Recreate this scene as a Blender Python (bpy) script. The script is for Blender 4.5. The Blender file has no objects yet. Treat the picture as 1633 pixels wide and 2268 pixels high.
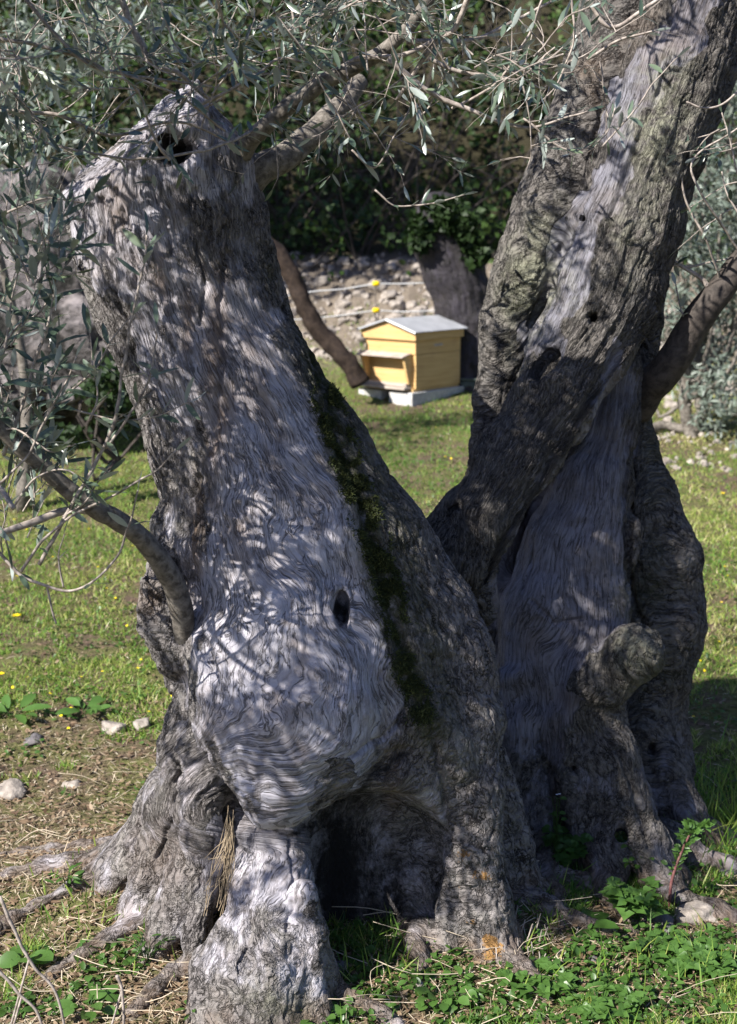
import bpy, math, random, time
import numpy as np
from mathutils import Vector
T0 = time.time()
R = math.radians
sc = bpy.context.scene
col = sc.collection
# ------------------------------------------------------------------ camera, sky, sun, exposure
F, CX, CY = 3100.0, 816.5, 1133.5          # photograph measured on a 1633 x 2267 sheet
PITCH, CAMZ = R(11.55), 2.2
cam = bpy.data.cameras.new('camera'); camo = bpy.data.objects.new('camera', cam); col.objects.link(camo)
camo.location = (0, 0, CAMZ); camo.rotation_euler = (R(90) - PITCH, 0, 0)
cam.sensor_fit = 'VERTICAL'; cam.sensor_height = 36; cam.sensor_width = 36; cam.lens = 36 * F / 2267
cam.clip_start = 0.05; cam.clip_end = 500
cam.dof.use_dof = True; cam.dof.focus_distance = 3.95; cam.dof.aperture_fstop = 4.0
sc.camera = camo
SUN_AZ, SUN_EL = R(50), R(40)
S = np.array([-math.sin(SUN_AZ) * math.cos(SUN_EL), -math.cos(SUN_AZ) * math.cos(SUN_EL), math.sin(SUN_EL)])
sun = bpy.data.lights.new('sun', 'SUN'); suno = bpy.data.objects.new('sun', sun); col.objects.link(suno)
sun.energy = 5.0; sun.angle = R(0.5); sun.color = (1.0, 0.955, 0.89)
suno.rotation_euler = Vector(S).to_track_quat('Z', 'Y').to_euler(); suno.location = (-6, -4, 8)
w = bpy.data.worlds.new('World'); sc.world = w; w.use_nodes = True
nt = w.node_tree; sky = nt.nodes.new('ShaderNodeTexSky'); sky.sky_type = 'NISHITA'; sky.sun_disc = False
sky.sun_elevation = SUN_EL; sky.sun_rotation = math.atan2(S[0], S[1])
tn = nt.nodes.new('ShaderNodeMix'); tn.data_type = 'RGBA'; tn.blend_type = 'MULTIPLY'; tn.inputs[0].default_value = 1; nt.links.new(sky.outputs[0], tn.inputs[6]); tn.inputs[7].default_value = (.85, .93, 1.25, 1); nt.links.new(tn.outputs[2], nt.nodes['Background'].inputs[0]); nt.nodes['Background'].inputs[1].default_value = 0.05
sc.view_settings.view_transform = 'Standard'; sc.view_settings.look = 'None'
sc.view_settings.exposure = 1.08; sc.view_settings.gamma = 1.0
sc.cycles.use_denoising = True
sc.cycles.max_bounces = 6; sc.cycles.diffuse_bounces = 3; sc.cycles.transmission_bounces = 4; sc.cycles.transparent_max_bounces = 4
rng = np.random.default_rng(7); random.seed(7)

# ------------------------------------------------------------------ picture <-> place
cp, sp = math.cos(PITCH), math.sin(PITCH)
def P(px, row, y):
    """the point of the place seen at (px,row) that stands y metres in front of the camera"""
    dx, du = px - CX, CY - row
    ry = F * cp + du * sp; rz = -F * sp + du * cp
    t = y / ry
    return np.array([dx * t, y, CAMZ + rz * t])
def mpp(y): return y / (F * cp) * 0.99       # metres per sheet pixel at that distance
def proj(V):
    x, y, z = V[:, 0], V[:, 1], V[:, 2] - CAMZ
    f = y * cp - z * sp; u = y * sp + z * cp
    f = np.maximum(f, 0.05)
    return CX + F * x / f, CY - F * u / f

# ------------------------------------------------------------------ noise
_perm = np.random.default_rng(3).permutation(256).astype(np.int64); _perm = np.concatenate([_perm, _perm, _perm])
_g = np.random.default_rng(4).normal(size=(256, 3)); _g /= np.linalg.norm(_g, axis=1)[:, None]
def noise(p):
    p = np.asarray(p, float); i = np.floor(p).astype(np.int64); f = p - i; i &= 255
    u = f * f * f * (f * (f * 6 - 15) + 10); out = 0
    for a in (0, 1):
        for b in (0, 1):
            for c in (0, 1):
                h = _perm[_perm[_perm[(i[:, 0] + a) & 255] + ((i[:, 1] + b) & 255)] + ((i[:, 2] + c) & 255)]
                g = _g[h]
                d = g[:, 0] * (f[:, 0] - a) + g[:, 1] * (f[:, 1] - b) + g[:, 2] * (f[:, 2] - c)
                wt = (u[:, 0] if a else 1 - u[:, 0]) * (u[:, 1] if b else 1 - u[:, 1]) * (u[:, 2] if c else 1 - u[:, 2])
                out = out + d * wt
    return out * 1.6
def fbm(p, o=4, g=0.5):
    s, a = 0, 1.0; p = np.asarray(p, float)
    for k in range(o): s = s + a * noise(p + 17.3 * k); p = p * 2.03; a *= g
    return s
def ridged(p, o=3):
    s, a = 0, 1.0; p = np.asarray(p, float)
    for k in range(o): s = s + a * (1 - 2 * np.abs(noise(p + 9.1 * k))); p = p * 2.1; a *= .5
    return s
def sstep(a, b, x): t = np.clip((x - a) / (b - a), 0, 1); return t * t * (3 - 2 * t)
def xyz(a, b, c): return np.stack([np.broadcast_to(a, np.shape(b)) if np.ndim(a) == 0 else a, b, np.broadcast_to(c, np.shape(b)) if np.ndim(c) == 0 else c], 1)

# ------------------------------------------------------------------ ground shape
def gz(x, y):
    x = np.asarray(x, float); y = np.asarray(y, float); x, y = np.broadcast_arrays(x, y)
    t = y - 4.6
    z = 0.118 * 0.5 * (t + np.sqrt(t * t + .5))
    q = np.stack([x.ravel(), y.ravel(), 0 * x.ravel()], 1)
    z = z + (0.05 * noise(q * 0.7) + 0.018 * noise(q * 2.7) + 0.008 * noise(q * 9)).reshape(x.shape) * np.clip((y + 2) / 4, 0, 1)
    z = z + .13 * np.exp(-((x + .62) ** 2 / .10 + (y - 4.15) ** 2 / .10)) + .07 * np.exp(-((x - .42) ** 2 / .04 + (y - 4.1) ** 2 / .06)) + .05 * np.exp(-((x + .28) ** 2 / .05 + (y - 3.55) ** 2 / .05))
    z = z + 0.06 * np.exp(-((x + .15) ** 2 / .6 + (y - 4.1) ** 2 / .35)) + .05 * np.exp(-((x - .8) ** 2 / .5 + (y - 4.6) ** 2 / .35)) + .1 * np.exp(-((x + .95) ** 2 / .2 + (y - 4.3) ** 2 / .2))
    b = sstep(12.7, 14.4, y + .25 * np.sin(x * 1.3)); z = z + 0.75 * b
    z = z + np.clip(y - 14.6, 0, 30) * 0.85 * sstep(14.4, 16, y)
    return z

# ------------------------------------------------------------------ mesh helpers
def tag(o, label=None, cat=None, group=None, kind=None):
    for k, v in (('label', label), ('category', cat), ('group', group), ('kind', kind)):
        if v: o[k] = v
    return o
def empty(name, loc, label, cat, group=None):
    o = bpy.data.objects.new(name, None); col.objects.link(o); o.location = [float(q) for q in loc]; o.empty_display_size = .1
    return tag(o, label, cat, group)
def mesh(name, V, faces, mats, parent=None, mi=None, attrs=None, smooth=True):
    """faces: list of integer arrays (n,3)/(n,4); V in place coordinates"""
    V = np.asarray(V, np.float32).reshape(-1, 3)
    me = bpy.data.meshes.new(name)
    faces = [np.asarray(f, np.int32) for f in faces if len(f)]
    loops = np.concatenate([f.ravel() for f in faces]); sizes = np.concatenate([np.full(len(f), f.shape[1], np.int32) for f in faces])
    me.vertices.add(len(V)); me.loops.add(len(loops)); me.polygons.add(len(sizes))
    if parent is not None: V = V - np.array(parent.matrix_basis.translation if parent.parent is None else parent.matrix_basis.translation + parent.parent.matrix_basis.translation, np.float32)
    me.vertices.foreach_set('co', V.ravel()); me.loops.foreach_set('vertex_index', loops)
    me.polygons.foreach_set('loop_start', np.concatenate([[0], np.cumsum(sizes)[:-1]]).astype(np.int32))
    me.polygons.foreach_set('loop_total', sizes)
    me.polygons.foreach_set('use_smooth', np.full(len(sizes), bool(smooth)))
    if not isinstance(mats, (list, tuple)): mats = [mats]
    for m in mats: me.materials.append(m)
    if mi is not None: me.polygons.foreach_set('material_index', np.asarray(mi, np.int32))
    for k, a in (attrs or {}).items():
        a = np.asarray(a, np.float32)
        t = 'FLOAT' if a.ndim == 1 else 'FLOAT_VECTOR'
        at = me.attributes.new(k, t, 'POINT'); at.data.foreach_set('value' if a.ndim == 1 else 'vector', a.ravel())
    me.update(calc_edges=True); me.validate()
    o = bpy.data.objects.new(name, me); col.objects.link(o)
    if parent is not None: o.parent = parent
    return o
class MB:
    """collects tubes, boxes and patches for ONE mesh"""
    def __init__(s): s.v = []; s.q = []; s.t = []; s.n = 0
    def add(s, V, q=(), t=()):
        V = np.asarray(V, float).reshape(-1, 3)
        if len(q): s.q.append(np.asarray(q, int) + s.n)
        if len(t): s.t.append(np.asarray(t, int) + s.n)
        s.v.append(V); s.n += len(V)
    def tube(s, pts, rad, n=6, cap=True, wob=0):
        pts = np.asarray(pts, float); m = len(pts); rad = np.broadcast_to(np.asarray(rad, float), (m,))
        tg = np.gradient(pts, axis=0); tg /= np.linalg.norm(tg, axis=1)[:, None] + 1e-9
        up = np.array([0, 0, 1.]) if abs(tg[0, 2]) < .9 else np.array([1., 0, 0])
        a = np.cross(tg, up); a /= np.linalg.norm(a, axis=1)[:, None] + 1e-9
        for i in range(1, m):
            if a[i] @ a[i - 1] < 0: a[i] = -a[i]
        b = np.cross(tg, a); th = np.arange(n) * 2 * math.pi / n
        V = pts[:, None] + rad[:, None, None] * (np.cos(th)[None, :, None] * a[:, None] + np.sin(th)[None, :, None] * b[:, None])
        if wob: V = V + wob * (fbm(V.reshape(-1, 3) * 9, 3).reshape(m, n))[..., None] * (V - pts[:, None]) / rad[:, None, None] * 1.0
        i = np.arange(m - 1)[:, None] * n; j = np.arange(n)[None]; k = (j + 1) % n
        q = np.stack([i + j, i + k, i + n + k, i + n + j], -1).reshape(-1, 4)
        V = V.reshape(-1, 3); t = []
        if cap:
            V = np.concatenate([V, pts[:1], pts[-1:]]); e = m * n
            t = [(e, (jj + 1) % n, jj) for jj in range(n)] + [(e + 1, (m - 1) * n + jj, (m - 1) * n + (jj + 1) % n) for jj in range(n)]
        s.add(V, q, t)
    def box(s, o, ax, ay, az):
        o, ax, ay, az = map(lambda q: np.asarray(q, float), (o, ax, ay, az))
        V = [o + a * ax + b * ay + c * az for c in (0, 1) for b in (0, 1) for a in (0, 1)]
        s.add(V, [(0, 2, 3, 1), (4, 5, 7, 6), (0, 1, 5, 4), (2, 6, 7, 3), (0, 4, 6, 2), (1, 3, 7, 5)])
    def build(s, name, mats, parent=None, smooth=True, attrs=None, bev=0):
        o = mesh(name, np.concatenate(s.v), [np.concatenate(s.q) if s.q else np.zeros((0, 4)), np.concatenate(s.t) if s.t else np.zeros((0, 3))], mats, parent, smooth=smooth, attrs=attrs)
        if bev:
            m = o.modifiers.new('b', 'BEVEL'); m.width = bev; m.segments = 2
        return o
def spline(pts, n):
    pts = np.asarray(pts, float); m = len(pts)
    if m < 3:
        t = np.linspace(0, 1, n)[:, None]; return pts[0] * (1 - t) + pts[-1] * t
    q = np.concatenate([[2 * pts[0] - pts[1]], pts, [2 * pts[-1] - pts[-2]]])
    u = np.linspace(0, m - 1 - 1e-6, n); i = u.astype(int); t = (u - i)[:, None]
    a, b, c, d = q[i], q[i + 1], q[i + 2], q[i + 3]
    return .5 * (2 * b + (c - a) * t + (2 * a - 5 * b + 4 * c - d) * t * t + (3 * b - a - 3 * c + d) * t ** 3)
def unit(a): return a / (np.linalg.norm(a, axis=-1, keepdims=True) + 1e-9)
# leaf / blade templates: (t along, s across) rows
TPL = {
 'olive': ([0, .12, .35, .65, .88, 1], [.05, .55, 1, .95, .5, .0]),
 'oval':  ([0, .2, .5, .8, 1], [.1, .8, 1, .7, 0]),
 'ivy':   ([0, .05, .35, .6, 1], [.1, .75, 1, .6, 0]),
 'blade': ([0, .5, 1], [1, .8, 0]),
 'wblade': ([0, .33, .7, 1], [.7, 1, .75, 0]),
}
def leaves(Pos, Dir, Nrm, L, W, kind='olive', bend=.15, fold=.25):
    """arrays of leaves as one vertex / quad block: a folded, bent lens of real width per leaf"""
    ts, ws = TPL[kind]; ts = np.array(ts); ws = np.array(ws); m = len(ts); N = len(Pos)
    Dir = unit(Dir); side = unit(np.cross(Dir, Nrm)); nr = np.cross(side, Dir)
    L = np.broadcast_to(L, (N,)); W = np.broadcast_to(W, (N,)); bend = np.broadcast_to(bend, (N,))
    cols_ = (-1, 0, 1) if fold else (-1, 1)
    V = np.zeros((N, m, len(cols_), 3))
    for j, s in enumerate(cols_):
        V[:, :, j] = (Pos[:, None] + Dir[:, None] * (L[:, None] * ts)[..., None] + side[:, None] * (s * W[:, None] * .5 * ws)[..., None]
                      + nr[:, None] * (abs(s) * fold * W[:, None] * .5 * ws - bend[:, None] * L[:, None] * ts ** 2)[..., None])
    nc = len(cols_); base = (np.arange(N) * m * nc)[:, None]
    q = []
    for i in range(m - 1):
        for j in range(nc - 1): q.append([i * nc + j, i * nc + j + 1, (i + 1) * nc + j + 1, (i + 1) * nc + j])
    q = (base[:, :, None] + np.array(q)[None]).reshape(-1, 4)
    return V.reshape(-1, 3), q, m * nc
def rdir(n): return unit(rng.normal(size=(n, 3)))

# ------------------------------------------------------------------ materials
class NT:
    def __init__(s, name):
        s.m = bpy.data.materials.new(name); s.m.use_nodes = True; s.t = s.m.node_tree; s.t.nodes.clear()
        s.out = s.n('ShaderNodeOutputMaterial')
    def n(s, ty, **kw):
        o = s.t.nodes.new(ty)
        for k, v in kw.items():
            if hasattr(o, k) and k not in ('inputs',): setattr(o, k, v)
        return o
    def l(s, a, b): s.t.links.new(a, b)
    def set(s, sock, v):
        if isinstance(v, bpy.types.NodeSocket): s.l(v, sock)
        else: sock.default_value = v
    def attr(s, name): return s.n('ShaderNodeAttribute', attribute_name=name)
    def math(s, op, a, b=0, c=None, clamp=False):
        o = s.n('ShaderNodeMath', operation=op, use_clamp=clamp); s.set(o.inputs[0], a); s.set(o.inputs[1], b)
        if c is not None: s.set(o.inputs[2], c)
        return o.outputs[0]
    def vmul(s, v, k):
        o = s.n('ShaderNodeVectorMath', operation='MULTIPLY'); s.set(o.inputs[0], v); o.inputs[1].default_value = k if isinstance(k, (tuple, list)) else (k,) * 3; return o.outputs[0]
    def vadd(s, a, b):
        o = s.n('ShaderNodeVectorMath', operation='ADD'); s.set(o.inputs[0], a); s.set(o.inputs[1], b); return o.outputs[0]
    def noise(s, v, scale=1, detail=4, rough=.55, dist=0):
        o = s.n('ShaderNodeTexNoise'); s.set(o.inputs['Vector'], v); o.inputs['Scale'].default_value = scale; o.inputs['Detail'].default_value = detail
        o.inputs['Roughness'].default_value = rough; o.inputs['Distortion'].default_value = dist; return o
    def ramp(s, f, stops, ip='LINEAR'):
        o = s.n('ShaderNodeValToRGB'); s.set(o.inputs[0], f); e = o.color_ramp.elements; o.color_ramp.interpolation = ip
        while len(e) < len(stops): e.new(.5)
        for i, (p, c) in enumerate(stops):
            e[i].position = p; e[i].color = (c, c, c, 1) if isinstance(c, (int, float)) else tuple(c) + (1,)
        return o.outputs[0]
    def mix(s, f, a, b, blend='MIX'):
        o = s.n('ShaderNodeMix', data_type='RGBA', blend_type=blend, clamp_factor=True)
        s.set(o.inputs[0], f)
        for i, v in ((6, a), (7, b)): s.set(o.inputs[i], v if isinstance(v, bpy.types.NodeSocket) else tuple(v) + (1,))
        return o.outputs[2]
    def bsdf(s, color, rough=.8, bump=None, bstr=.5, bdist=.01, spec=.3, trans=0, tcol=None):
        b = s.n('ShaderNodeBsdfPrincipled'); s.set(b.inputs['Base Color'], color if isinstance(color, bpy.types.NodeSocket) else tuple(color) + (1,))
        s.set(b.inputs['Roughness'], rough); s.set(b.inputs['Specular IOR Level'], spec)
        if bump is not None:
            u = s.n('ShaderNodeBump'); u.inputs['Strength'].default_value = bstr; u.inputs['Distance'].default_value = bdist
            s.l(bump, u.inputs['Height']); s.l(u.outputs[0], b.inputs['Normal'])
        res = b.outputs[0]
        if trans:
            t = s.n('ShaderNodeBsdfTranslucent'); s.set(t.inputs[0], tcol if tcol is not None else color)
            x = s.n('ShaderNodeMixShader'); x.inputs[0].default_value = trans; s.l(b.outputs[0], x.inputs[1]); s.l(t.outputs[0], x.inputs[2]); res = x.outputs[0]
        s.l(res, s.out.inputs[0]); return s.m
def coord(m): return m.n('ShaderNodeTexCoord').outputs['Object']

def trunk_material(name, wood_lo=(.15, .138, .14), wood_hi=(.43, .415, .455), bark_lo=(.045, .038, .034), bark_hi=(.25, .225, .205), k=1.0):
    """weathered olive: silver grain along the 'grain' coordinates, fissured bark, moss and lichen by the masks"""
    m = NT(name); g = m.attr('grain').outputs['Vector']; mk = m.attr('mask'); mk2 = m.attr('spot')
    s1 = m.n('ShaderNodeSeparateXYZ'); m.l(mk.outputs['Vector'], s1.inputs[0]); s2 = m.n('ShaderNodeSeparateXYZ'); m.l(mk2.outputs['Vector'], s2.inputs[0])
    oc = coord(m)
    # silver wood
    wv = m.vadd(m.vmul(g, (105, 8.0, 1)), m.vmul(oc, 6.0))
    w1 = m.noise(wv, 1, 7, .62, .35).outputs[0]
    wv2 = m.vadd(m.vmul(g, (260, 14.0, 1)), m.vmul(oc, 12.0))
    w2 = m.noise(wv2, 1, 4, .6, .3).outputs[0]
    wv3 = m.vadd(m.vmul(g, (48, 3.4, 1)), m.vmul(oc, 5.0))
    w3 = m.noise(wv3, 1, 5, .55, .5).outputs[0]
    crack = m.math('ABSOLUTE', m.math('SUBTRACT', w1, .5)); crackm = m.ramp(crack, [(0.0, 0), (.02, 1)])
    crack2 = m.math('ABSOLUTE', m.math('SUBTRACT', w3, .47)); crack2m = m.ramp(crack2, [(0.0, 0), (.018, 1)])
    patch = m.noise(oc, 7, 5, .6).outputs[0]
    crk = m.math('MULTIPLY', m.mix(m.ramp(patch, [(.42, 0), (.6, 1)]), (1, 1, 1), crackm), crack2m)
    wcol = m.mix(m.ramp(w2, [(.22, 0), (.55, 1)]), wood_lo, wood_hi)
    wcol = m.mix(m.ramp(w3, [(.3, .2), (.42, 0)]), wcol, tuple(.55 * q for q in wood_hi))
    blot = m.noise(oc, 16, 6, .7).outputs[0]
    wcol = m.mix(m.ramp(blot, [(.36, .6), (.52, 0)]), wcol, (.15 * k, .125 * k, .12 * k))
    wcol = m.mix(m.math('MULTIPLY', m.ramp(m.noise(oc, 5, 4, .6).outputs[0], [(.48, 0), (.7, 1)]), .35), wcol, (.30 * k, .23 * k, .18 * k))
    wcol = m.mix(m.math('MULTIPLY', m.math('SUBTRACT', 1, crk), .8), wcol, (.03, .025, .023))
    wh = m.math('ADD', m.math('ADD', m.math('MULTIPLY', w1, .7), m.math('MULTIPLY', w2, .35)), m.math('ADD', m.math('MULTIPLY', w3, .35), m.math('MULTIPLY', crk, .35)))
    # bark
    bd = m.vadd(m.vmul(g, (44, 9, 1)), m.vmul(m.noise(oc, 22, 4, .6).outputs['Color'], 1.7))
    vo = m.n('ShaderNodeTexVoronoi', feature='DISTANCE_TO_EDGE'); m.l(bd, vo.inputs['Vector']); vo.inputs['Scale'].default_value = 1.5
    fi = m.math('ABSOLUTE', m.math('SUBTRACT', m.noise(m.vadd(m.vmul(g, (52, 10, 1)), m.vmul(oc, 9)), 1, 4, .6, .4).outputs[0], .5)); fi = m.ramp(fi, [(0, 0), (.035, 1)])
    be = m.ramp(m.math('ADD', vo.outputs['Distance'], m.math('MULTIPLY', m.math('SUBTRACT', m.noise(oc, 15, 5, .7).outputs[0], .42), .5)), [(0, 0), (.08, .75), (.35, 1)])
    be = m.math('MULTIPLY', be, m.math('ADD', .25, m.math('MULTIPLY', fi, .75)))
    bn = m.noise(m.vadd(m.vmul(g, (40, 30, 1)), m.vmul(oc, 30)), 1, 7, .7, .3).outputs[0]
    bcol = m.mix(m.ramp(bn, [(.3, 0), (.68, 1)]), bark_lo, bark_hi)
    bcol = m.mix(m.ramp(be, [(.1, .9), (.65, 0)]), bcol, (.014, .011, .010))
    bcol = m.mix(m.ramp(m.noise(oc, 9, 4, .6).outputs[0], [(.5, 0), (.66, .5)]), bcol, (.30 * k, .285 * k, .26 * k))
    bh = m.math('ADD', m.math('MULTIPLY', be, 1.8), m.math('MULTIPLY', bn, 1.6))
    # where is bark
    mm = m.math('ADD', s1.outputs[0], m.math('MULTIPLY', m.math('SUBTRACT', m.noise(m.vadd(m.vmul(g, (14, 3, 1)), m.vmul(oc, 6)), 1, 5, .65).outputs[0], .5), 1.1))
    mm = m.ramp(mm, [(.40, 0), (.60, 1)])
    c = m.mix(mm, wcol, bcol)
    c = m.mix(m.math('MULTIPLY', s1.outputs[1], m.ramp(w1, [(.3, 1), (.7, .45)])), c, m.mix(w2, (.05, .028, .016), (.24, .155, .09)))          # brown streaks
    hx = m.n('ShaderNodeMix', data_type='FLOAT'); m.l(mm, hx.inputs[0]); m.l(wh, hx.inputs[2]); m.l(bh, hx.inputs[3])
    # moss, orange rot and pale lichen
    mo = m.noise(oc, 38, 5, .7).outputs[0]
    mf = m.math('MULTIPLY', s1.outputs[2], m.ramp(mo, [(.36, .25), (.55, 1)]))
    c = m.mix(mf, c, m.mix(m.noise(oc, 120, 3, .7).outputs[0], (.008, .012, .003), (.075, .085, .018)))
    li = m.math('MULTIPLY', s2.outputs[1], m.ramp(m.noise(oc, 26, 6, .75).outputs[0], [(.42, 0), (.56, 1)]))
    c = m.mix(li, c, m.mix(mo, (.17, .165, .115), (.37, .37, .28)))
    orr = m.ramp(m.math('ADD', s2.outputs[0], m.math('MULTIPLY', m.math('SUBTRACT', m.noise(oc, 55, 5, .75).outputs[0], .5), 2.2)), [(.5, 0), (.72, .9)])
    c = m.mix(orr, c, m.mix(m.noise(oc, 90, 4, .7).outputs[0], (.12, .05, .012), (.48, .27, .08)))
    shade_f = m.ramp(m.math('ADD', s2.outputs[2], m.math('MULTIPLY', m.math('SUBTRACT', mo, .5), 1.0)), [(.42, 0), (.78, 1)])
    c = m.mix(shade_f, c, m.mix(bn, (.01, .009, .009), (.05, .045, .042)))                       # near-black painted in as shade: hollows, lip crease, right flank
    h2 = m.math('ADD', hx.outputs[0], m.math('MULTIPLY', mf, m.math('MULTIPLY', mo, 2.0)))
    return m.bsdf(c, m.mix(mm, (.6,) * 3, (.85,) * 3), h2, 1.0, .0072, spec=.35)

def simple(name, lo, hi, scale=20, rough=.8, bump=.004, stretch=(1, 1, 1), detail=6, spec=.3, contrast=(.35, .65)):
    m = NT(name); v = m.vmul(coord(m), tuple(scale * q for q in stretch)); n_ = m.noise(v, 1, detail, .65, .3).outputs[0]
    return m.bsdf(m.mix(m.ramp(n_, [(contrast[0], 0), (contrast[1], 1)]), lo, hi), rough, n_, 1.0, bump, spec=spec)
def leafmat(name, up, under=None, rough=.45, trans=.25, spec=.5, tcol=None, var=.5):
    """leaf colour carried by the per-leaf attribute 'tint' (0..1), paler underside"""
    m = NT(name); t = m.attr('tint').outputs['Fac']
    c = m.ramp(t, [(i / (len(up) - 1), q) for i, q in enumerate(up)])
    if under is not None:
        g = m.n('ShaderNodeNewGeometry'); c2 = m.mix(t, tuple(q * .8 for q in under), tuple(min(1, q * 1.15) for q in under)); c = m.mix(g.outputs['Backfacing'], c, c2)
    c = m.mix(m.math('MULTIPLY', m.ramp(m.noise(coord(m), 60, 3, .6).outputs[0], [(.4, 0), (.7, 1)]), .3 * var * 2), c, m.vmul(c, .6))
    return m.bsdf(c, rough, spec=spec, trans=trans, tcol=tcol)

M = {}
M['trunk'] = trunk_material('weathered_olive_wood', bark_lo=(.05, .043, .04), bark_hi=(.30, .275, .265))
M['trunk2'] = trunk_material('weathered_olive_wood_shaded', wood_lo=(.045, .043, .05), wood_hi=(.20, .195, .225), bark_lo=(.032, .027, .025), bark_hi=(.20, .182, .165), k=.6)  # same olive wood, darkened to stand in for the right tree's shade
M['trunk3'] = trunk_material('shaded_old_trunk_wood', wood_lo=(.008, .007, .011), wood_hi=(.045, .038, .052), bark_lo=(.005, .005, .006), bark_hi=(.02, .018, .02), k=.1)  # wood darkened to stand in for shade on the old trunk
M['cut'] = simple('sawn_wood', (.22, .19, .17), (.46, .42, .40), 60, .7, .003, (1, .1, .5))
M['limb'] = simple('limb_bark', (.07, .06, .05), (.24, .215, .185), 45, .8, .005)
M['twig'] = simple('twig_bark', (.17, .14, .12), (.46, .40, .35), 60, .7, .001)
M['shadelimb'] = simple('shaded_brown_bark', (.016, .010, .008), (.05, .034, .025), 25, .85, .005)  # brown bark with the curved trunk's shade put into its colour
M['darklimb'] = simple('shaded_limb_bark', (.028, .023, .02), (.085, .07, .06), 35, .75, .005)  # limb bark darkened to stand in for shade on the right branch
M['leaf'] = leafmat('olive_leaf', [(.04, .065, .045), (.08, .12, .08), (.13, .175, .12), (.19, .24, .10)], under=(.36, .41, .38), rough=.3, trans=.15, spec=.8)
M['silver'] = leafmat('silver_olive_leaf', [(.10, .13, .10), (.17, .21, .17), (.25, .29, .24)], under=(.36, .40, .35), rough=.45, trans=.2)
M['ivy'] = leafmat('ivy_leaf', [(.012, .026, .008), (.03, .06, .014), (.06, .11, .025), (.14, .19, .045)], rough=.55, trans=.25, spec=.3)
M['weed'] = leafmat('weed_leaf', [(.035, .08, .016), (.065, .14, .028), (.10, .20, .045)], rough=.4, trans=.3, tcol=(.14, .28, .04, 1))
M['grass'] = leafmat('grass_blade', [(.08, .19, .028), (.19, .34, .05), (.38, .44, .10), (.58, .52, .24), (.70, .60, .40)], rough=.5, trans=.42)
M['straw'] = leafmat('dry_straw', [(.12, .075, .045), (.24, .165, .10), (.45, .36, .24), (.62, .54, .42)], rough=.6, trans=.1)
M['moss'] = leafmat('moss_tuft', [(.012, .02, .004), (.05, .065, .012), (.12, .13, .03)], rough=.8, trans=.1)
M['yellow'] = simple('yellow_petal', (.75, .55, .01), (.85, .68, .02), 40, .5, .0)
M['white'] = simple('white_petal', (.7, .7, .66), (.8, .8, .78), 40, .5, .0)
M['stone'] = simple('pale_limestone', (.17, .145, .125), (.44, .39, .34), 14, .85, .012)
M['boulder'] = simple('boulder_rock', (.02, .02, .018), (.24, .215, .215), 5, .9, .12, detail=14, contrast=(.42, .60))
M['greystone'] = simple('grey_stone', (.05, .048, .05), (.22, .20, .205), 9, .85, .03)
def hive_wood():
    m = NT('hive_pine'); oc = coord(m); g_ = m.noise(m.vmul(oc, (3, 3, 70)), 1, 5, .6, .3).outputs[0]; b_ = m.noise(oc, 6, 4, .6).outputs[0]
    c = m.mix(m.ramp(g_, [(.35, 0), (.68, 1)]), (.50, .315, .125), (.64, .445, .205)); c = m.mix(m.ramp(b_, [(.52, 0), (.75, .4)]), c, (.40, .23, .10))
    return m.bsdf(c, .55)
M['pine'] = hive_wood()
M['greywood'] = simple('weathered_board', (.30, .25, .21), (.52, .46, .40), 12, .75, .002, (1, 1, 8))
M['zinc'] = simple('zinc_sheet', (.30, .31, .33), (.42, .43, .45), 5, .42, .001, spec=.6)
M['bandmetal'] = simple('white_metal_edge', (.75, .76, .78), (.82, .83, .85), 5, .4, 0)
M['concrete'] = simple('concrete_block', (.36, .355, .34), (.55, .54, .52), 40, .9, .004)
M['bin'] = simple('grey_green_tub', (.035, .05, .045), (.09, .115, .10), 8, .6, .001)
M['wire'] = simple('fence_wire', (.4, .4, .4), (.6, .6, .6), 30, .4, 0)
M['post'] = simple('fence_post', (.06, .05, .04), (.12, .1, .08), 30, .7, 0)
M['plastic'] = simple('yellow_plastic', (.75, .52, .0), (.85, .6, .0), 30, .4, 0)
def ground_mat():
    m = NT('meadow_soil'); oc = coord(m)
    a = m.noise(oc, 60, 8, .75).outputs[0]; b = m.noise(oc, 1.6, 5, .6).outputs[0]; c_ = m.noise(oc, 9, 5, .7).outputs[0]
    soil = m.mix(m.ramp(a, [(.3, 0), (.7, 1)]), (.05, .035, .026), (.23, .165, .12))
    gr = m.mix(m.ramp(a, [(.3, 0), (.7, 1)]), (.06, .085, .02), (.24, .25, .08))
    sy = m.n('ShaderNodeSeparateXYZ'); m.l(oc, sy.inputs[0])
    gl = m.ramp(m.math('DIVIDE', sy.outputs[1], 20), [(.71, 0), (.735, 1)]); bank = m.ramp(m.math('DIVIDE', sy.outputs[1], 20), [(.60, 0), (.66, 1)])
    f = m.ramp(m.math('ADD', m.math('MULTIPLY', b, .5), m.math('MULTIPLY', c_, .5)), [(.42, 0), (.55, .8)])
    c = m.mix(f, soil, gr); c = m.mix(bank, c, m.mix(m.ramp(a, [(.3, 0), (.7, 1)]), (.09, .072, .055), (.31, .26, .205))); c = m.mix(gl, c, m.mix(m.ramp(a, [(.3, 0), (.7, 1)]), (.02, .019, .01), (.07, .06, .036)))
    return m.bsdf(c, .95, m.math('ADD', a, m.math('MULTIPLY', c_, 1.5)), 1.0, .02, spec=.15)
M['ground'] = ground_mat()

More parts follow.
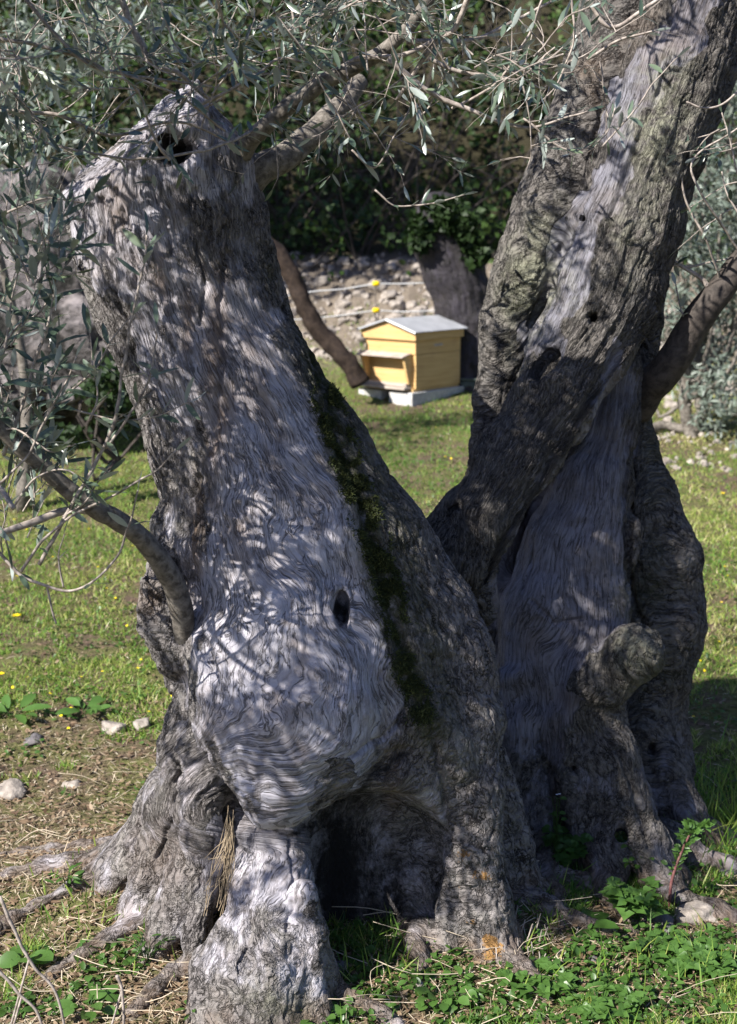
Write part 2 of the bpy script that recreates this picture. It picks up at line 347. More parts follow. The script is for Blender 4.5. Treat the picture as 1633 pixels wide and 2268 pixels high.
# ------------------------------------------------------------------ implicit trunks (rounded cones joined smoothly, hollows cut out)
class Field:
    def __init__(s, lo, hi, h):
        s.h = h; s.lo = np.array(lo, float); s.n = np.ceil((np.array(hi) - s.lo) / h).astype(int) + 1
        s.D = np.full(s.n, .3, np.float32)
    def _box(s, a, b, m):
        i0 = np.clip(np.floor((np.minimum(a, b) - m - s.lo) / s.h).astype(int), 0, s.n - 1); i1 = np.clip(np.ceil((np.maximum(a, b) + m - s.lo) / s.h).astype(int) + 1, 1, s.n)
        if (i1 <= i0).any(): return None
        sl = tuple(slice(p, q) for p, q in zip(i0, i1))
        g = [s.lo[k] + s.h * np.arange(i0[k], i1[k]) for k in range(3)]
        return sl, g[0][:, None, None], g[1][None, :, None], g[2][None, None, :]
    def cone(s, a, ra, b, rb, fy=1., k=.05, sub=False):
        r = max(ra, rb); bx = s._box(a, b, np.array([r, r * fy, r]) + k * 1.2 + .02)
        if bx is None: return
        sl, X, Y, Z = bx
        q = np.array([b[0] - a[0], (b[1] - a[1]) / fy, b[2] - a[2]]); qq = max(q @ q, 1e-8)
        px, py, pz = X - a[0], (Y - a[1]) / fy, Z - a[2]
        t = np.clip((px * q[0] + py * q[1] + pz * q[2]) / qq, 0, 1)
        dx, dy, dz = px - t * q[0], py - t * q[1], pz - t * q[2]
        dist = np.sqrt(dx * dx + dy * dy + dz * dz)
        d = (dist - (ra + (rb - ra) * t)) * (min(1, fy) if fy < 1 else 1)
        D = s.D[sl]
        if sub:
            d = -d; hh = np.clip(.5 - .5 * (d - D) / k, 0, 1); hh = np.clip(.5 + .5 * (d - D) / k, 0, 1)
            s.D[sl] = D * (1 - hh) + d * hh + k * hh * (1 - hh)
        else:
            hh = np.clip(.5 + .5 * (D - d) / k, 0, 1)
            s.D[sl] = D * (1 - hh) + d * hh - k * hh * (1 - hh)
    def chain(s, nodes, fy=.85, k=.05, sub=False):
        """nodes: (px,row,radius px,y)"""
        pts = [(P(n[0], n[1], n[3]), n[2] * mpp(n[3])) for n in nodes]
        for (a, ra), (b, rb) in zip(pts[:-1], pts[1:]): s.cone(a, ra, b, rb, fy, k, sub)
    def plane(s, p, n, k=.01):
        n = unit(np.array(n, float)); X, Y, Z = [s.lo[i] + s.h * np.arange(s.n[i]) for i in range(3)]
        d = (X[:, None, None] - p[0]) * n[0] + (Y[None, :, None] - p[1]) * n[1] + (Z[None, None, :] - p[2]) * n[2]
        s.D = np.maximum(s.D, d).astype(np.float32)
    def nets(s):
        D = s.D.copy(); D[0] = D[-1] = .1; D[:, 0] = D[:, -1] = .1; D[:, :, 0] = D[:, :, -1] = .1
        ins = D < 0; c = [slice(None, -1), slice(1, None)]
        cnt = sum(ins[c[a], c[b], c[e]].astype(np.int8) for a in (0, 1) for b in (0, 1) for e in (0, 1))
        act = (cnt > 0) & (cnt < 8); I = np.argwhere(act); idx = np.full(act.shape, -1, np.int64); idx[act] = np.arange(len(I))
        acc = np.zeros((len(I), 3)); num = np.zeros(len(I))
        co = [(a, b, e) for a in (0, 1) for b in (0, 1) for e in (0, 1)]
        for a in co:
            for ax in range(3):
                if a[ax]: continue
                b = list(a); b[ax] = 1; b = tuple(b)
                da = D[I[:, 0] + a[0], I[:, 1] + a[1], I[:, 2] + a[2]]; db = D[I[:, 0] + b[0], I[:, 1] + b[1], I[:, 2] + b[2]]
                m = (da < 0) != (db < 0); t = da[m] / (da[m] - db[m])
                p = np.tile(np.array(a, float), (m.sum(), 1)); p[:, ax] = t; acc[m] += p; num[m] += 1
        V = s.lo + s.h * (I + acc / num[:, None])
        Q = []
        for ax in range(3):
            o1, o2 = [(1, 2), (2, 0), (0, 1)][ax]
            sl0 = [slice(1, -1)] * 3; sl1 = [slice(1, -1)] * 3; sl0[ax] = slice(0, -1); sl1[ax] = slice(1, None)
            A = ins[tuple(sl0)]; B = ins[tuple(sl1)]
            E = np.argwhere(A != B); off = np.array([1, 1, 1]); off[ax] = 0; E = E + off
            flip = ins[E[:, 0], E[:, 1], E[:, 2]]
            def cell(d1, d2):
                e = E.copy(); e[:, o1] -= d1; e[:, o2] -= d2; return idx[e[:, 0], e[:, 1], e[:, 2]]
            q = np.stack([cell(1, 1), cell(0, 1), cell(0, 0), cell(1, 0)], 1)
            q[~flip] = q[~flip][:, ::-1]; Q.append(q)
        Q = np.concatenate(Q); return V, Q[(Q >= 0).all(1)]
def vnorm(V, Q):
    n = np.cross(V[Q[:, 2]] - V[Q[:, 0]], V[Q[:, 3]] - V[Q[:, 1]]); N = np.zeros_like(V)
    for k in range(3):
        for j in range(3): N[:, j] += np.bincount(Q[:, k], n[:, j], len(V))
    for j in range(3): N[:, j] += np.bincount(Q[:, 3], n[:, j], len(V))
    return unit(N)
def relax(V, Q, it=2, f=.5):
    e = np.concatenate([Q[:, [0, 1]], Q[:, [1, 2]], Q[:, [2, 3]], Q[:, [3, 0]]]); n = len(V)
    deg = np.bincount(e[:, 0], minlength=n) + np.bincount(e[:, 1], minlength=n)
    for _ in range(it):
        A = np.stack([np.bincount(e[:, 0], V[e[:, 1], j], n) + np.bincount(e[:, 1], V[e[:, 0], j], n) for j in range(3)], 1) / deg[:, None]
        V = V + f * (A - V)
    return V
def subdiv(V, Q):
    n = len(V); e = np.sort(np.concatenate([Q[:, [0, 1]], Q[:, [1, 2]], Q[:, [2, 3]], Q[:, [3, 0]]]), 1)
    key = e[:, 0] * n + e[:, 1]; u, inv = np.unique(key, return_inverse=True)
    ev = .5 * (V[u // n] + V[u % n]); fc = V[Q].mean(1); m = len(Q)
    E = [n + inv[i * m:(i + 1) * m] for i in range(4)]; Fv = n + len(u) + np.arange(m)
    q = np.concatenate([np.stack([Q[:, i], E[i], Fv, E[i - 1]], 1) for i in range(4)])
    return np.concatenate([V, ev, fc]), q
def gauss(px, row, x, y, rx, ry=None, ang=0):
    ry = ry or rx; c, s_ = math.cos(R(ang)), math.sin(R(ang)); dx, dy = px - x, row - y
    return np.exp(-((dx * c + dy * s_) / rx) ** 2 - ((-dx * s_ + dy * c) / ry) ** 2)
def pline(px, row, pts, wd):
    """closeness to a polyline drawn on the sheet: 1 on it, 0 beyond wd"""
    d = np.full(len(px), 1e9)
    for (ax, ay), (bx, by) in zip(pts[:-1], pts[1:]):
        q = np.array([bx - ax, by - ay], float); t = np.clip(((px - ax) * q[0] + (row - ay) * q[1]) / (q @ q), 0, 1)
        d = np.minimum(d, np.hypot(px - ax - t * q[0], row - ay - t * q[1]))
    return sstep(wd, 0, d)
H_VOX = 0.0085
# ------------------------------------------------------------------ trunk surfaces
def finish(fld, name, mat, parent, grainf, maskf, amp=1.0, extra=None):
    V, Q = fld.nets(); V = relax(V, Q, 3, .5); V, Q = subdiv(V, Q); V = relax(V, Q, 1, .5)
    N = vnorm(V, Q); px, row = proj(V)
    phi, v = grainf(V, px, row); bark, brown, moss, orange, lichen, painted_shade = maskf(V, px, row, N)
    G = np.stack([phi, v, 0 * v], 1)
    W3 = V * 3.0
    d = .016 * fbm(V * 4.5, 3) * amp
    d = d + .009 * fbm(np.stack([phi * 13, v * 1.6, V[:, 0] * 1.5], 1), 3) * amp                      # flutes
    d = d + (1 - .4 * bark) * (.0004 + .0020 * sstep(0, .7, noise(V * 6))) * ridged(np.stack([phi * 50, v * 3.2, V[:, 0] * 3], 1), 2) * amp
    d = d + .0028 * fbm(np.stack([phi * 110, v * 7, V[:, 0] * 5], 1), 2) * amp
    b1 = noise(np.stack([phi * 40 + 1.0 * noise(V * 20), v * 9 + 1.0 * noise(V * 20 + 7), V[:, 1] * 4], 1))
    d = d + bark * (.0065 * (1 - np.exp(-(b1 / .12) ** 2)) - .004 + .0028 * noise(V * 42)) * amp
    d = d - moss * .004
    if extra is not None: d = d + extra(V, px, row, N, phi, v)
    V = V + N * d[:, None]
    return mesh(name, V, [Q], mat, parent, attrs={'grain': G, 'mask': np.stack([bark, brown, moss], 1), 'spot': np.stack([orange, lichen, painted_shade], 1)})
def knots(V, lst):
    """swirls of the grain round old knots: (px,row,y,radius px,strength)"""
    o = 0
    for x, r_, y, rad, a in lst:
        c = P(x, r_, y); rr = rad * mpp(y); dd = ((V - c) * np.array([1, .6, 1])) / rr
        o = o + .4 * a * rr * np.exp(-(dd ** 2).sum(1))
    return o

# ---- the hollow tree on the left
A = empty('olive_tree', P(700, 2000, 4.0), 'ancient hollow olive tree with a swollen silver trunk, sawn off on a slant', 'tree', 'old olive trees')
fa = Field((-1.45, 3.15, -.3), (.85, 4.75, 2.75), H_VOX)
fa.chain([(400, 215, 120, 4.12), (375, 300, 165, 4.1), (362, 430, 198, 4.1), (385, 560, 192, 4.1), (430, 700, 186, 4.1), (520, 900, 198, 4.08), (600, 1080, 226, 4.05),
          (668, 1250, 268, 4.03), (735, 1420, 316, 4.05), (742, 1600, 346, 4.08), (745, 1720, 350, 4.12)], .72, .06)
fa.plane(P(300, 322, 4.0), (-.56, -.30, .77)); fa.plane(P(448, 222, 4.0), (.78, -.05, .62))
# cut away what would fill the hollow under the belly
fa.cone(P(825, 1960, 3.72), .27, P(820, 2120, 3.70), .26, 1.2, .03, sub=True)
fa.cone(P(800, 1800, 3.62), .11, P(840, 1980, 3.64), .18, 1.2, .03, sub=True)
# silver belly
fa.chain([(560, 1000, 120, 3.98), (590, 1250, 165, 3.92), (625, 1430, 205, 3.85), (645, 1585, 212, 3.76)], .9, .045)
fa.chain([(545, 1560, 140, 3.80), (640, 1630, 178, 3.71), (622, 1720, 112, 3.64), (615, 1768, 62, 3.60)], .9, .03)
# long bark rib running down the right flank
fa.chain([(545, 480, 36, 4.05), (596, 700, 36, 4.1), (692, 900, 40, 4.1), (795, 1080, 48, 4.1), (912, 1280, 62, 4.05), (1010, 1450, 75, 4.0), (1040, 1600, 75, 3.95), (1050, 1750, 62, 3.9),
          (1050, 1900, 55, 3.86), (1075, 2010, 62, 3.84), (1095, 2110, 70, 3.82), (1110, 2200, 85, 3.85)], .9, .045)
fa.chain([(880, 1480, 45, 3.85), (930, 1580, 50, 3.82), (1010, 1680, 45, 3.86)], .9, .03)
fa.chain([(1070, 1700, 60, 4.08), (1110, 1880, 70, 4.1), (1170, 2010, 62, 4.1), (1270, 2100, 40, 4.08)], .9, .05)
fa.chain([(980, 1700, 75, 4.08), (1000, 1900, 80, 4.06), (1010, 2180, 90, 4.0)], .8, .05)
fa.chain([(1040, 1880, 40, 3.9), (1000, 2020, 34, 3.86), (985, 2130, 34, 3.8), (975, 2230, 40, 3.78)], .9, .03)
fa.chain([(1085, 1950, 40, 3.9), (1130, 2080, 34, 3.88), (1180, 2180, 25, 3.86)], .9, .03)
fa.chain([(800, 2080, 30, 4.0), (790, 2160, 40, 3.9), (760, 2260, 40, 3.82)], .9, .03)
# inner wood seen in the hollow
fa.chain([(790, 1720, 210, 4.24), (840, 1900, 215, 4.26), (850, 2180, 240, 4.2)], .8, .05)
fa.chain([(890, 1690, 60, 4.02), (900, 1850, 50, 4.06), (925, 1950, 40, 4.0), (925, 2050, 42, 3.95), (910, 2130, 50, 3.9), (900, 2240, 60, 3.88)], .9, .04)
fa.chain([(820, 2160, 40, 3.9), (850, 2260, 60, 3.85)], .9, .04)
# front root
fa.chain([(560, 1720, 74, 3.93), (596, 1840, 84, 3.87), (600, 1960, 92, 3.75), (592, 2060, 108, 3.64), (575, 2160, 125, 3.56), (570, 2330, 150, 3.5)], .9, .03)
fa.chain([(670, 1990, 38, 3.6), (690, 2070, 34, 3.58), (680, 2170, 40, 3.54), (700, 2260, 55, 3.5)], .9, .02)
fa.chain([(520, 2060, 50, 3.58), (480, 2140, 60, 3.56), (470, 2300, 80, 3.5)], .9, .03)
# left roots
fa.chain([(470, 1550, 90, 3.92), (420, 1680, 66, 3.95), (365, 1790, 46, 3.97), (305, 1880, 38, 4.0), (250, 1960, 32, 4.04), (160, 2060, 22, 4.08)], .9, .035)
for nn in ([(400, 1700, 40, 3.98), (330, 1800, 34, 4.05), (270, 1880, 28, 4.12), (190, 1990, 20, 4.2), (120, 2060, 16, 4.25)], [(440, 1740, 40, 3.9), (370, 1860, 36, 3.92), (320, 1950, 32, 3.93), (260, 2060, 26, 3.93), (210, 2140, 20, 3.9)], [(450, 1820, 36, 3.84), (400, 1930, 32, 3.84), (350, 2030, 28, 3.82), (320, 2140, 22, 3.78)], [(470, 1880, 34, 3.8), (450, 1980, 30, 3.77), (430, 2080, 28, 3.73), (420, 2180, 24, 3.7)]):
    fa.chain(nn, .9, .02)
fa.chain([(455, 1640, 56, 3.86), (455, 1740, 52, 3.8), (448, 1850, 44, 3.79), (430, 1950, 40, 3.79), (390, 2040, 34, 3.8), (330, 2140, 28, 3.8)], .9, .03)
fa.chain([(390, 1740, 70, 4.08), (370, 1880, 95, 4.14), (350, 2020, 120, 4.16)], .7, .05)
fa.chain([(430, 1780, 80, 4.0), (405, 1950, 90, 4.0), (390, 2080, 110, 3.98)], .7, .05)
# old burl with the side branch
fa.chain([(362, 1230, 30, 3.95), (350, 1300, 32, 3.86), (368, 1380, 46, 3.86), (388, 1460, 45, 3.88), (385, 1510, 25, 3.9), (430, 1480, 40, 3.95)], .9, .02)
fa.chain([(322, 1290, 14, 3.84), (322, 1345, 16, 3.84), (345, 1400, 20, 3.85)], .9, .012)
fa.chain([(372, 1160, 40, 4.0), (400, 1260, 40, 3.95)], .9, .03)
fa.chain([(440, 1500, 44, 3.92), (410, 1425, 34, 3.83)], .9, .03)
def groundroot(f, a, pts, r0, r1, k=.03):
    """a root that leaves the trunk at a and runs out along the soil"""
    q = [np.array(a)] + [np.array([x, y, float(gz(x, y)) + .01]) for x, y in pts]; q[-1][2] -= .03; q = spline(q, 9); r = np.linspace(r0, r1, 9)
    q = q + np.stack([0 * r, 0 * r, .012 * noise(q * 6)], 1)
    for i in range(8): f.cone(q[i], r[i], q[i + 1], r[i + 1], 1, k)
for a, pts, r0 in [((385, 1800, 4.05), [(-.85, 4.22), (-1.1, 4.25), (-1.35, 4.2)], .06), ((340, 1860, 4.0), [(-.85, 4.1), (-1.05, 4.02), (-1.2, 3.9)], .05), ((420, 1850, 3.9), [(-.65, 3.92), (-.8, 3.82), (-.98, 3.68)], .045), ((450, 1900, 3.82), [(-.5, 3.78), (-.58, 3.68), (-.7, 3.5)], .04),
    ((350, 1850, 4.15), [(-.8, 4.35), (-1.0, 4.42), (-1.3, 4.5)], .05), ((1090, 1900, 4.02), [(.42, 4.05), (.58, 3.98), (.8, 3.95)], .06), ((1110, 1850, 4.1), [(.48, 4.2), (.66, 4.22), (.85, 4.2)], .06), ((1080, 2050, 3.86), [(.38, 3.8), (.46, 3.68), (.5, 3.55)], .05),
    ((700, 2100, 3.6), [(-.1, 3.6), (.02, 3.52), (.12, 3.45)], .04), ((950, 2050, 3.92), [(.14, 3.82), (.16, 3.72), (.1, 3.6)], .04)]:
    groundroot(fa, P(*a), pts, r0, .014)
# hollows, knot hole and pits
for x, r_, y, rx, ry_, dy in [(350, 325, 3.78, 30, 36, .5), (400, 330, 3.80, 30, 36, .5), (375, 350, 3.8, 32, 30, .5)]:
    fa.cone(P(x, r_ - 8, y), rx * mpp(4), P(378, 372, y + .02), 9 * mpp(4), 6, .008, sub=True)
fa.cone(P(757, 1335, 3.70), 14 * mpp(3.8), P(758, 1375, 3.70), 13 * mpp(3.8), 7, .006, sub=True)
for x, r_, y, rd, k in [(395, 1820, 3.83, 30, .02), (388, 1790, 3.85, 18, .02), (500, 1765, 3.72, 16, .012), (560, 1900, 3.55, 8, .01), (650, 2035, 3.5, 16, .015), (700, 1985, 3.62, 10, .01), (545, 2130, 3.46, 17, .015),
                       (480, 1985, 3.70, 16, .015), (340, 505, 3.8, 10, .01), (425, 505, 3.84, 22, .02), (300, 1960, 3.97, 14, .01), (865, 2080, 3.86, 20, .012), (360, 1255, 3.86, 8, .01), (435, 640, 3.84, 10, .01), (350, 1340, 3.80, 11, .01)]:
    fa.cone(P(x, r_ - rd * .6, y), rd * mpp(y), P(x, r_ + rd * .6, y), rd * .8 * mpp(y), 1.4, k, sub=True)
# seams between bark and silver wood
def groove(f, pts, r, k=.012):
    pp = [P(*q) for q in pts]
    for a, b in zip(pp[:-1], pp[1:]): f.cone(a, r, b, r, 1, k, sub=True)
groove(fa, [(395, 1640, 3.72), (440, 1690, 3.70), (505, 1745, 3.66), (520, 1800, 3.66)], .016)
groove(fa, [(515, 1775, 3.74), (560, 1830, 3.73), (615, 1858, 3.72), (680, 1835, 3.71), (790, 1755, 3.70), (890, 1670, 3.76)], .034, .008)
groove(fa, [(505, 1760, 3.68), (500, 1850, 3.70), (490, 1950, 3.70)], .022)
CXA = np.array([(200, 370), (430, 362), (560, 385), (700, 438), (900, 530), (1080, 615), (1250, 668), (1420, 735), (1600, 742), (1800, 700), (2300, 700)], float)
RXA = np.array([(200, 190), (430, 198), (700, 200), (900, 215), (1250, 270), (1420, 316), (1600, 350), (2300, 450)], float)
def grain_a(V, px, row):
    cx = np.interp(row, CXA[:, 0], CXA[:, 1]); rx = np.interp(row, RXA[:, 0], RXA[:, 1])
    th = np.arctan2((px - cx) / rx, -(V[:, 1] - 4.08) / (.72 * rx * mpp(4)))
    phi = th * .31
    # round the bottom of the belly the grain turns in U shapes
    bl = gauss(px, row, 620, 1770, 330, 190) * (V[:, 1] < 3.95); bl = .85 * sstep(.25, .95, bl) * sstep(1890, 1810, row)
    xc = P(690, 1400, 3.7)
    u = np.sqrt((V[:, 0] - xc[0]) ** 2 + np.maximum(0, xc[2] - V[:, 2]) ** 2 + .0008) * np.sign(1.)
    phi = phi * (1 - bl) + (u - .30 + .12 * (V[:, 0] - xc[0])) * 1.15 * bl
    phi = phi + bl * .014 * fbm(V * 7, 2)
    phi = phi + knots(V, [(530, 1130, 3.75, 60, 1.5), (620, 1225, 3.7, 70, 1.3), (740, 1120, 3.75, 60, -1.2), (757, 1355, 3.7, 55, 2.0), (560, 1500, 3.62, 50, .9), (720, 1500, 3.62, 50, -1.0),
        (540, 1660, 3.6, 45, 1.3), (665, 1720, 3.6, 45, -1.2), (470, 1420, 3.7, 60, 1.2), (620, 1330, 3.65, 50, -1.2), (850, 1500, 3.75, 60, 1.3), (480, 560, 3.8, 60, 1.2), (330, 560, 3.8, 50, -1), (550, 870, 3.8, 50, 1.1),
        (375, 380, 3.8, 70, 1.6), (610, 2040, 3.5, 70, 1.3), (560, 1950, 3.5, 50, -1.2), (460, 1800, 3.7, 50, 1.2), (640, 1000, 3.8, 60, .9), (700, 1650, 3.6, 50, 1.2)])
    wv = np.stack([px / 130., row / 170., V[:, 1] * 5], 1)
    phi = phi + .009 * fbm(wv, 3) + .0050 * noise(wv * 4.3) * (1 + noise(wv * 1.7 + 3)) + .003 * noise(wv * 9)
    return phi, V[:, 2] + .05 * noise(V * 5)
def mask_a(V, px, row, N):
    n1 = .25 * fbm(V * 9, 3); z0 = V[:, 2] - gz(V[:, 0], V[:, 1]); r0_ = row; row = row + 70 * fbm(V * 7, 3); px = px + 40 * fbm(V * 7 + 5, 3)
    # silver sheet: from the neck down to the belly
    L = np.interp(row, [200, 430, 560, 700, 900, 1100, 1300, 1500, 1640, 1750, 1830], [-100, -100, 190, 270, 350, 385, 425, 420, 430, 520, 620])
    Rr = np.interp(row, [200, 430, 560, 700, 900, 1100, 1300, 1400, 1560, 1680, 1760, 1830], [470, 480, 560, 590, 690, 780, 850, 880, 905, 840, 740, 650])
    ins = np.minimum(px - L, Rr - px) / 34.0
    bark = .5 - .5 * np.clip(ins, -1, 1)
    bark = np.where(row > 1820, .28 + .25 * sstep(1900, 2080, row), bark); bark = np.where((row > 1650) & (px < 480), .58, bark)
    bark = np.maximum(bark, .62 * sstep(350, 440, px) * (row < 620) * sstep(300, 420, row) * sstep(640, 560, row))
    bark = np.where((row > 1690) & (px > 700), .58, bark); bark = np.maximum(bark, .9 * sstep(965, 1010, px) * (row > 1400))  # extra bark in the hollow deepens its shade by colour
    bark = np.maximum(bark, .8 * sstep(2080, 2220, row) * (px < 760)); t_ = sstep(500, 380, row); bark = bark * (1 - t_) + np.minimum(bark, .38 + n1) * t_
    bark = np.maximum(bark, (.40 + .12 * (row > 900)) * sstep(30, -20, px - np.interp(row, [400, 700, 1000, 1300], [330, 450, 470, 440])) * (row < 1350))
    bark = np.clip(bark + n1 * .6, 0, 1)
    px, row = proj(V); row = row + 25 * fbm(V * 12, 2)
    brown = np.maximum.reduce([.75 * sstep(.10, .0, z0 + .05 * fbm(V * 10, 3)), .95 * gauss(px, row, 478, 760, 26, 170, 2), .9 * gauss(px, row, 488, 940, 26, 110, 8), 1.0 * gauss(px, row, 435, 1190, 15, 120, 2), .8 * gauss(px, row, 355, 620, 16, 80, -10), .5 * gauss(px, row, 540, 1180, 40, 50),
        .75 * gauss(px, row, 868, 1730, 24, 90), .8 * gauss(px, row, 415, 700, 14, 90), .5 * gauss(px, row, 590, 900, 20, 120, -12), .6 * gauss(px, row, 330, 1320, 30, 40), .5 * gauss(px, row, 250, 470, 30, 80, -15), .4 * gauss(px, row, 350, 1900, 80, 90)])
    moss = np.maximum.reduce([pline(px, row, [(700, 790), (745, 960), (800, 1110), (835, 1250), (880, 1420), (930, 1560), (960, 1620)], 60), .55 * pline(px, row, [(720, 780), (790, 960), (860, 1110), (910, 1250), (950, 1420), (980, 1560)], 60), .8 * pline(px, row, [(660, 700), (700, 800)], 40), .5 * gauss(px, row, 620, 2230, 60, 40), .5 * gauss(px, row, 600, 590, 20, 60)])  # moss, widened by a darker strip painting shade on the right flank
    orange = np.maximum.reduce([.7 * gauss(px, row, 1025, 1885, 22, 14), .75 * gauss(px, row, 1060, 1930, 34, 16, 35), 1.0 * gauss(px, row, 1085, 2085, 44, 32, 30), .7 * gauss(px, row, 1045, 2045, 16, 30, -20), .7 * gauss(px, row, 1020, 1960, 18, 12)]) * (.75 + .8 * noise(V * 28))
    lichen = np.maximum(.55 * gauss(px, row, 1020, 1640, 40, 60), .3 * gauss(px, row, 590, 2200, 90, 50))
    painted_shade = np.maximum.reduce([1.0 * (gauss(px, row, 378, 335, 40, 48) > .45) * sstep(3.86, 3.93, V[:, 1]), .9 * gauss(px, row, 757, 1355, 20, 40) * sstep(3.70, 3.76, V[:, 1]), sstep(3.78, 3.9, V[:, 1]) * np.maximum.reduce([.95 * gauss(px, row, 750, 1930, 90, 220), .72 * gauss(px, row, 860, 2000, 130, 190), .6 * gauss(px, row, 800, 1780, 120, 90)]), .42 * pline(px, row, [(800, 1150), (880, 1330), (950, 1500), (985, 1640)], 80), .7 * pline(px, row, [(505, 1745), (560, 1810), (620, 1850), (700, 1820), (800, 1740), (900, 1660)], 26) * (V[:, 1] > 3.58)])  # shade painted dark into the hollows, lip crease and right flank
    return bark, brown, moss, orange, lichen, painted_shade
def cracks(lst, rims=()):
    def f(V, px, row, N, phi, v):
        jx = 7 * noise(np.stack([px / 26., row / 26., 0 * px], 1)); o = 0
        for pts, wd, dp in lst: o = o - dp * pline(px + jx, row, pts, wd) * (V[:, 1] < 4.9) * (N[:, 1] < .1)
        for x, r_, rx, ry, h_ in rims:
            dd = np.hypot((px - x) / rx, (row - r_) / ry); o = o + h_ * np.exp(-((dd - 1.45) / .4) ** 2) * (.7 + .9 * noise(V * 30)) * (N[:, 1] < .1)
        return o
    return f
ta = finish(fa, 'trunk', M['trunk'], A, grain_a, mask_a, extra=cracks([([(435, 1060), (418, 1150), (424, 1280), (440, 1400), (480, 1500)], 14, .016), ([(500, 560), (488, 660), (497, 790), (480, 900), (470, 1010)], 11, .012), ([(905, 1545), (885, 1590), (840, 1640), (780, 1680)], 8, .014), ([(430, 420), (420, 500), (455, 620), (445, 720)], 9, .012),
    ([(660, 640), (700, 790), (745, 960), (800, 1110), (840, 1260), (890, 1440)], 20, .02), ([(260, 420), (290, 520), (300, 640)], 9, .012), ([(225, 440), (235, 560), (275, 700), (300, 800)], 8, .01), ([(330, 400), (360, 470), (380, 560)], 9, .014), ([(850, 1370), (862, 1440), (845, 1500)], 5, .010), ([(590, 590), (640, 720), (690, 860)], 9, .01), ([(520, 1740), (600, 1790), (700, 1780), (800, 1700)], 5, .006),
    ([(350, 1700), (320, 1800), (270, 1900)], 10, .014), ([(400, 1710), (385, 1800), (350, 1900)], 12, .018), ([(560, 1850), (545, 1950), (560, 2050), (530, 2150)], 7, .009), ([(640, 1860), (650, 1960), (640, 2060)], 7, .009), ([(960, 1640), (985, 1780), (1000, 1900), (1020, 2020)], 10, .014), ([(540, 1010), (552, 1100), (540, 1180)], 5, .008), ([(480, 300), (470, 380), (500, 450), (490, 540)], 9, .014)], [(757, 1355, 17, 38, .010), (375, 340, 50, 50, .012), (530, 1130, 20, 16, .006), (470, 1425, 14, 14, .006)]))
print('trunk A', len(ta.data.vertices), round(time.time() - T0, 1))

# ---- the twin-stemmed tree on the right
B = empty('olive_tree', P(1350, 1950, 4.5), 'leaning olive tree on the right, one limb crossing before its bare second stem', 'tree', 'old olive trees')
fb = Field((-.1, 3.7, -.3), (1.75, 5.5, 3.2), .009)
fb.chain([(1390, -200, 75, 5.05), (1375, 0, 78, 5.02), (1330, 180, 85, 5.0), (1275, 330, 85, 4.98), (1225, 480, 85, 4.95), (1165, 620, 72, 4.92), (1125, 740, 62, 4.9), (1105, 880, 55, 4.88), (1080, 1010, 45, 4.8)], .9, .035)
fb.chain([(1620, -200, 140, 4.95), (1562, 0, 112, 4.9), (1500, 180, 100, 4.86), (1440, 350, 108, 4.83), (1395, 500, 112, 4.8), (1345, 640, 112, 4.76), (1295, 760, 106, 4.7), (1220, 890, 92, 4.6),
          (1140, 1020, 84, 4.5), (1065, 1150, 74, 4.42), (1015, 1240, 68, 4.4), (1050, 1330, 60, 4.45)], .85, .045)
fb.chain([(1020, 1160, 60, 4.45), (985, 1200, 52, 4.45), (1010, 1260, 50, 4.45)], .85, .04)
fb.chain([(1470, 250, 80, 5.0), (1420, 500, 85, 5.0), (1405, 700, 55, 5.02), (1400, 860, 42, 5.0), (1400, 1000, 48, 4.98), (1425, 1120, 75, 4.95), (1450, 1250, 100, 4.93), (1455, 1380, 106, 4.9), (1440, 1500, 88, 4.86), (1410, 1620, 85, 4.8), (1440, 1760, 80, 4.75), (1500, 1900, 80, 4.75), (1540, 2050, 80, 4.75)], .85, .045)
fb.chain([(1375, 800, 40, 4.82), (1350, 940, 62, 4.8), (1310, 1080, 88, 4.75), (1270, 1220, 112, 4.7), (1235, 1360, 128, 4.66), (1225, 1480, 125, 4.62), (1225, 1620, 118, 4.6), (1220, 1760, 125, 4.6), (1220, 1950, 160, 4.62), (1220, 2100, 190, 4.62)], .8, .03)
fb.chain([(1390, 1180, 30, 4.68), (1340, 1330, 50, 4.6), (1330, 1480, 60, 4.5), (1300, 1570, 50, 4.45)], .9, .05)
fb.chain([(1280, 1560, 55, 4.50), (1340, 1498, 62, 4.40), (1392, 1452, 66, 4.37), (1412, 1448, 58, 4.39)], .95, .035)
fb.chain([(1315, 1560, 66, 4.48), (1345, 1670, 68, 4.43), (1390, 1780, 60, 4.37), (1430, 1870, 54, 4.32), (1480, 1960, 52, 4.3), (1550, 2040, 50, 4.3)], .9, .03)
fb.chain([(1385, 1790, 40, 4.34), (1350, 1900, 42, 4.3), (1330, 2000, 50, 4.3)], .9, .025)
fb.chain([(1250, 1600, 60, 4.48), (1290, 1720, 52, 4.42), (1310, 1850, 50, 4.38), (1320, 1980, 60, 4.36)], .9, .03)
fb.chain([(1150, 1600, 55, 4.5), (1150, 1750, 60, 4.46), (1190, 1880, 55, 4.4), (1235, 1990, 55, 4.34), (1260, 2080, 60, 4.3)], .9, .03)
fb.chain([(1130, 1500, 30, 4.5), (1105, 1650, 40, 4.55), (1130, 1800, 60, 4.55), (1120, 1950, 70, 4.5), (1130, 2060, 80, 4.5)], .9, .03)
fb.chain([(1470, 1680, 40, 4.7), (1530, 1800, 36, 4.62), (1580, 1890, 34, 4.58), (1640, 1960, 34, 4.58)], .9, .03)
fb.chain([(1490, 1560, 30, 4.85), (1500, 1700, 40, 4.85)], .9, .03)
fb.chain([(1330, 900, 50, 4.95), (1240, 1050, 70, 4.95), (1150, 1180, 60, 4.9)], .9, .03)
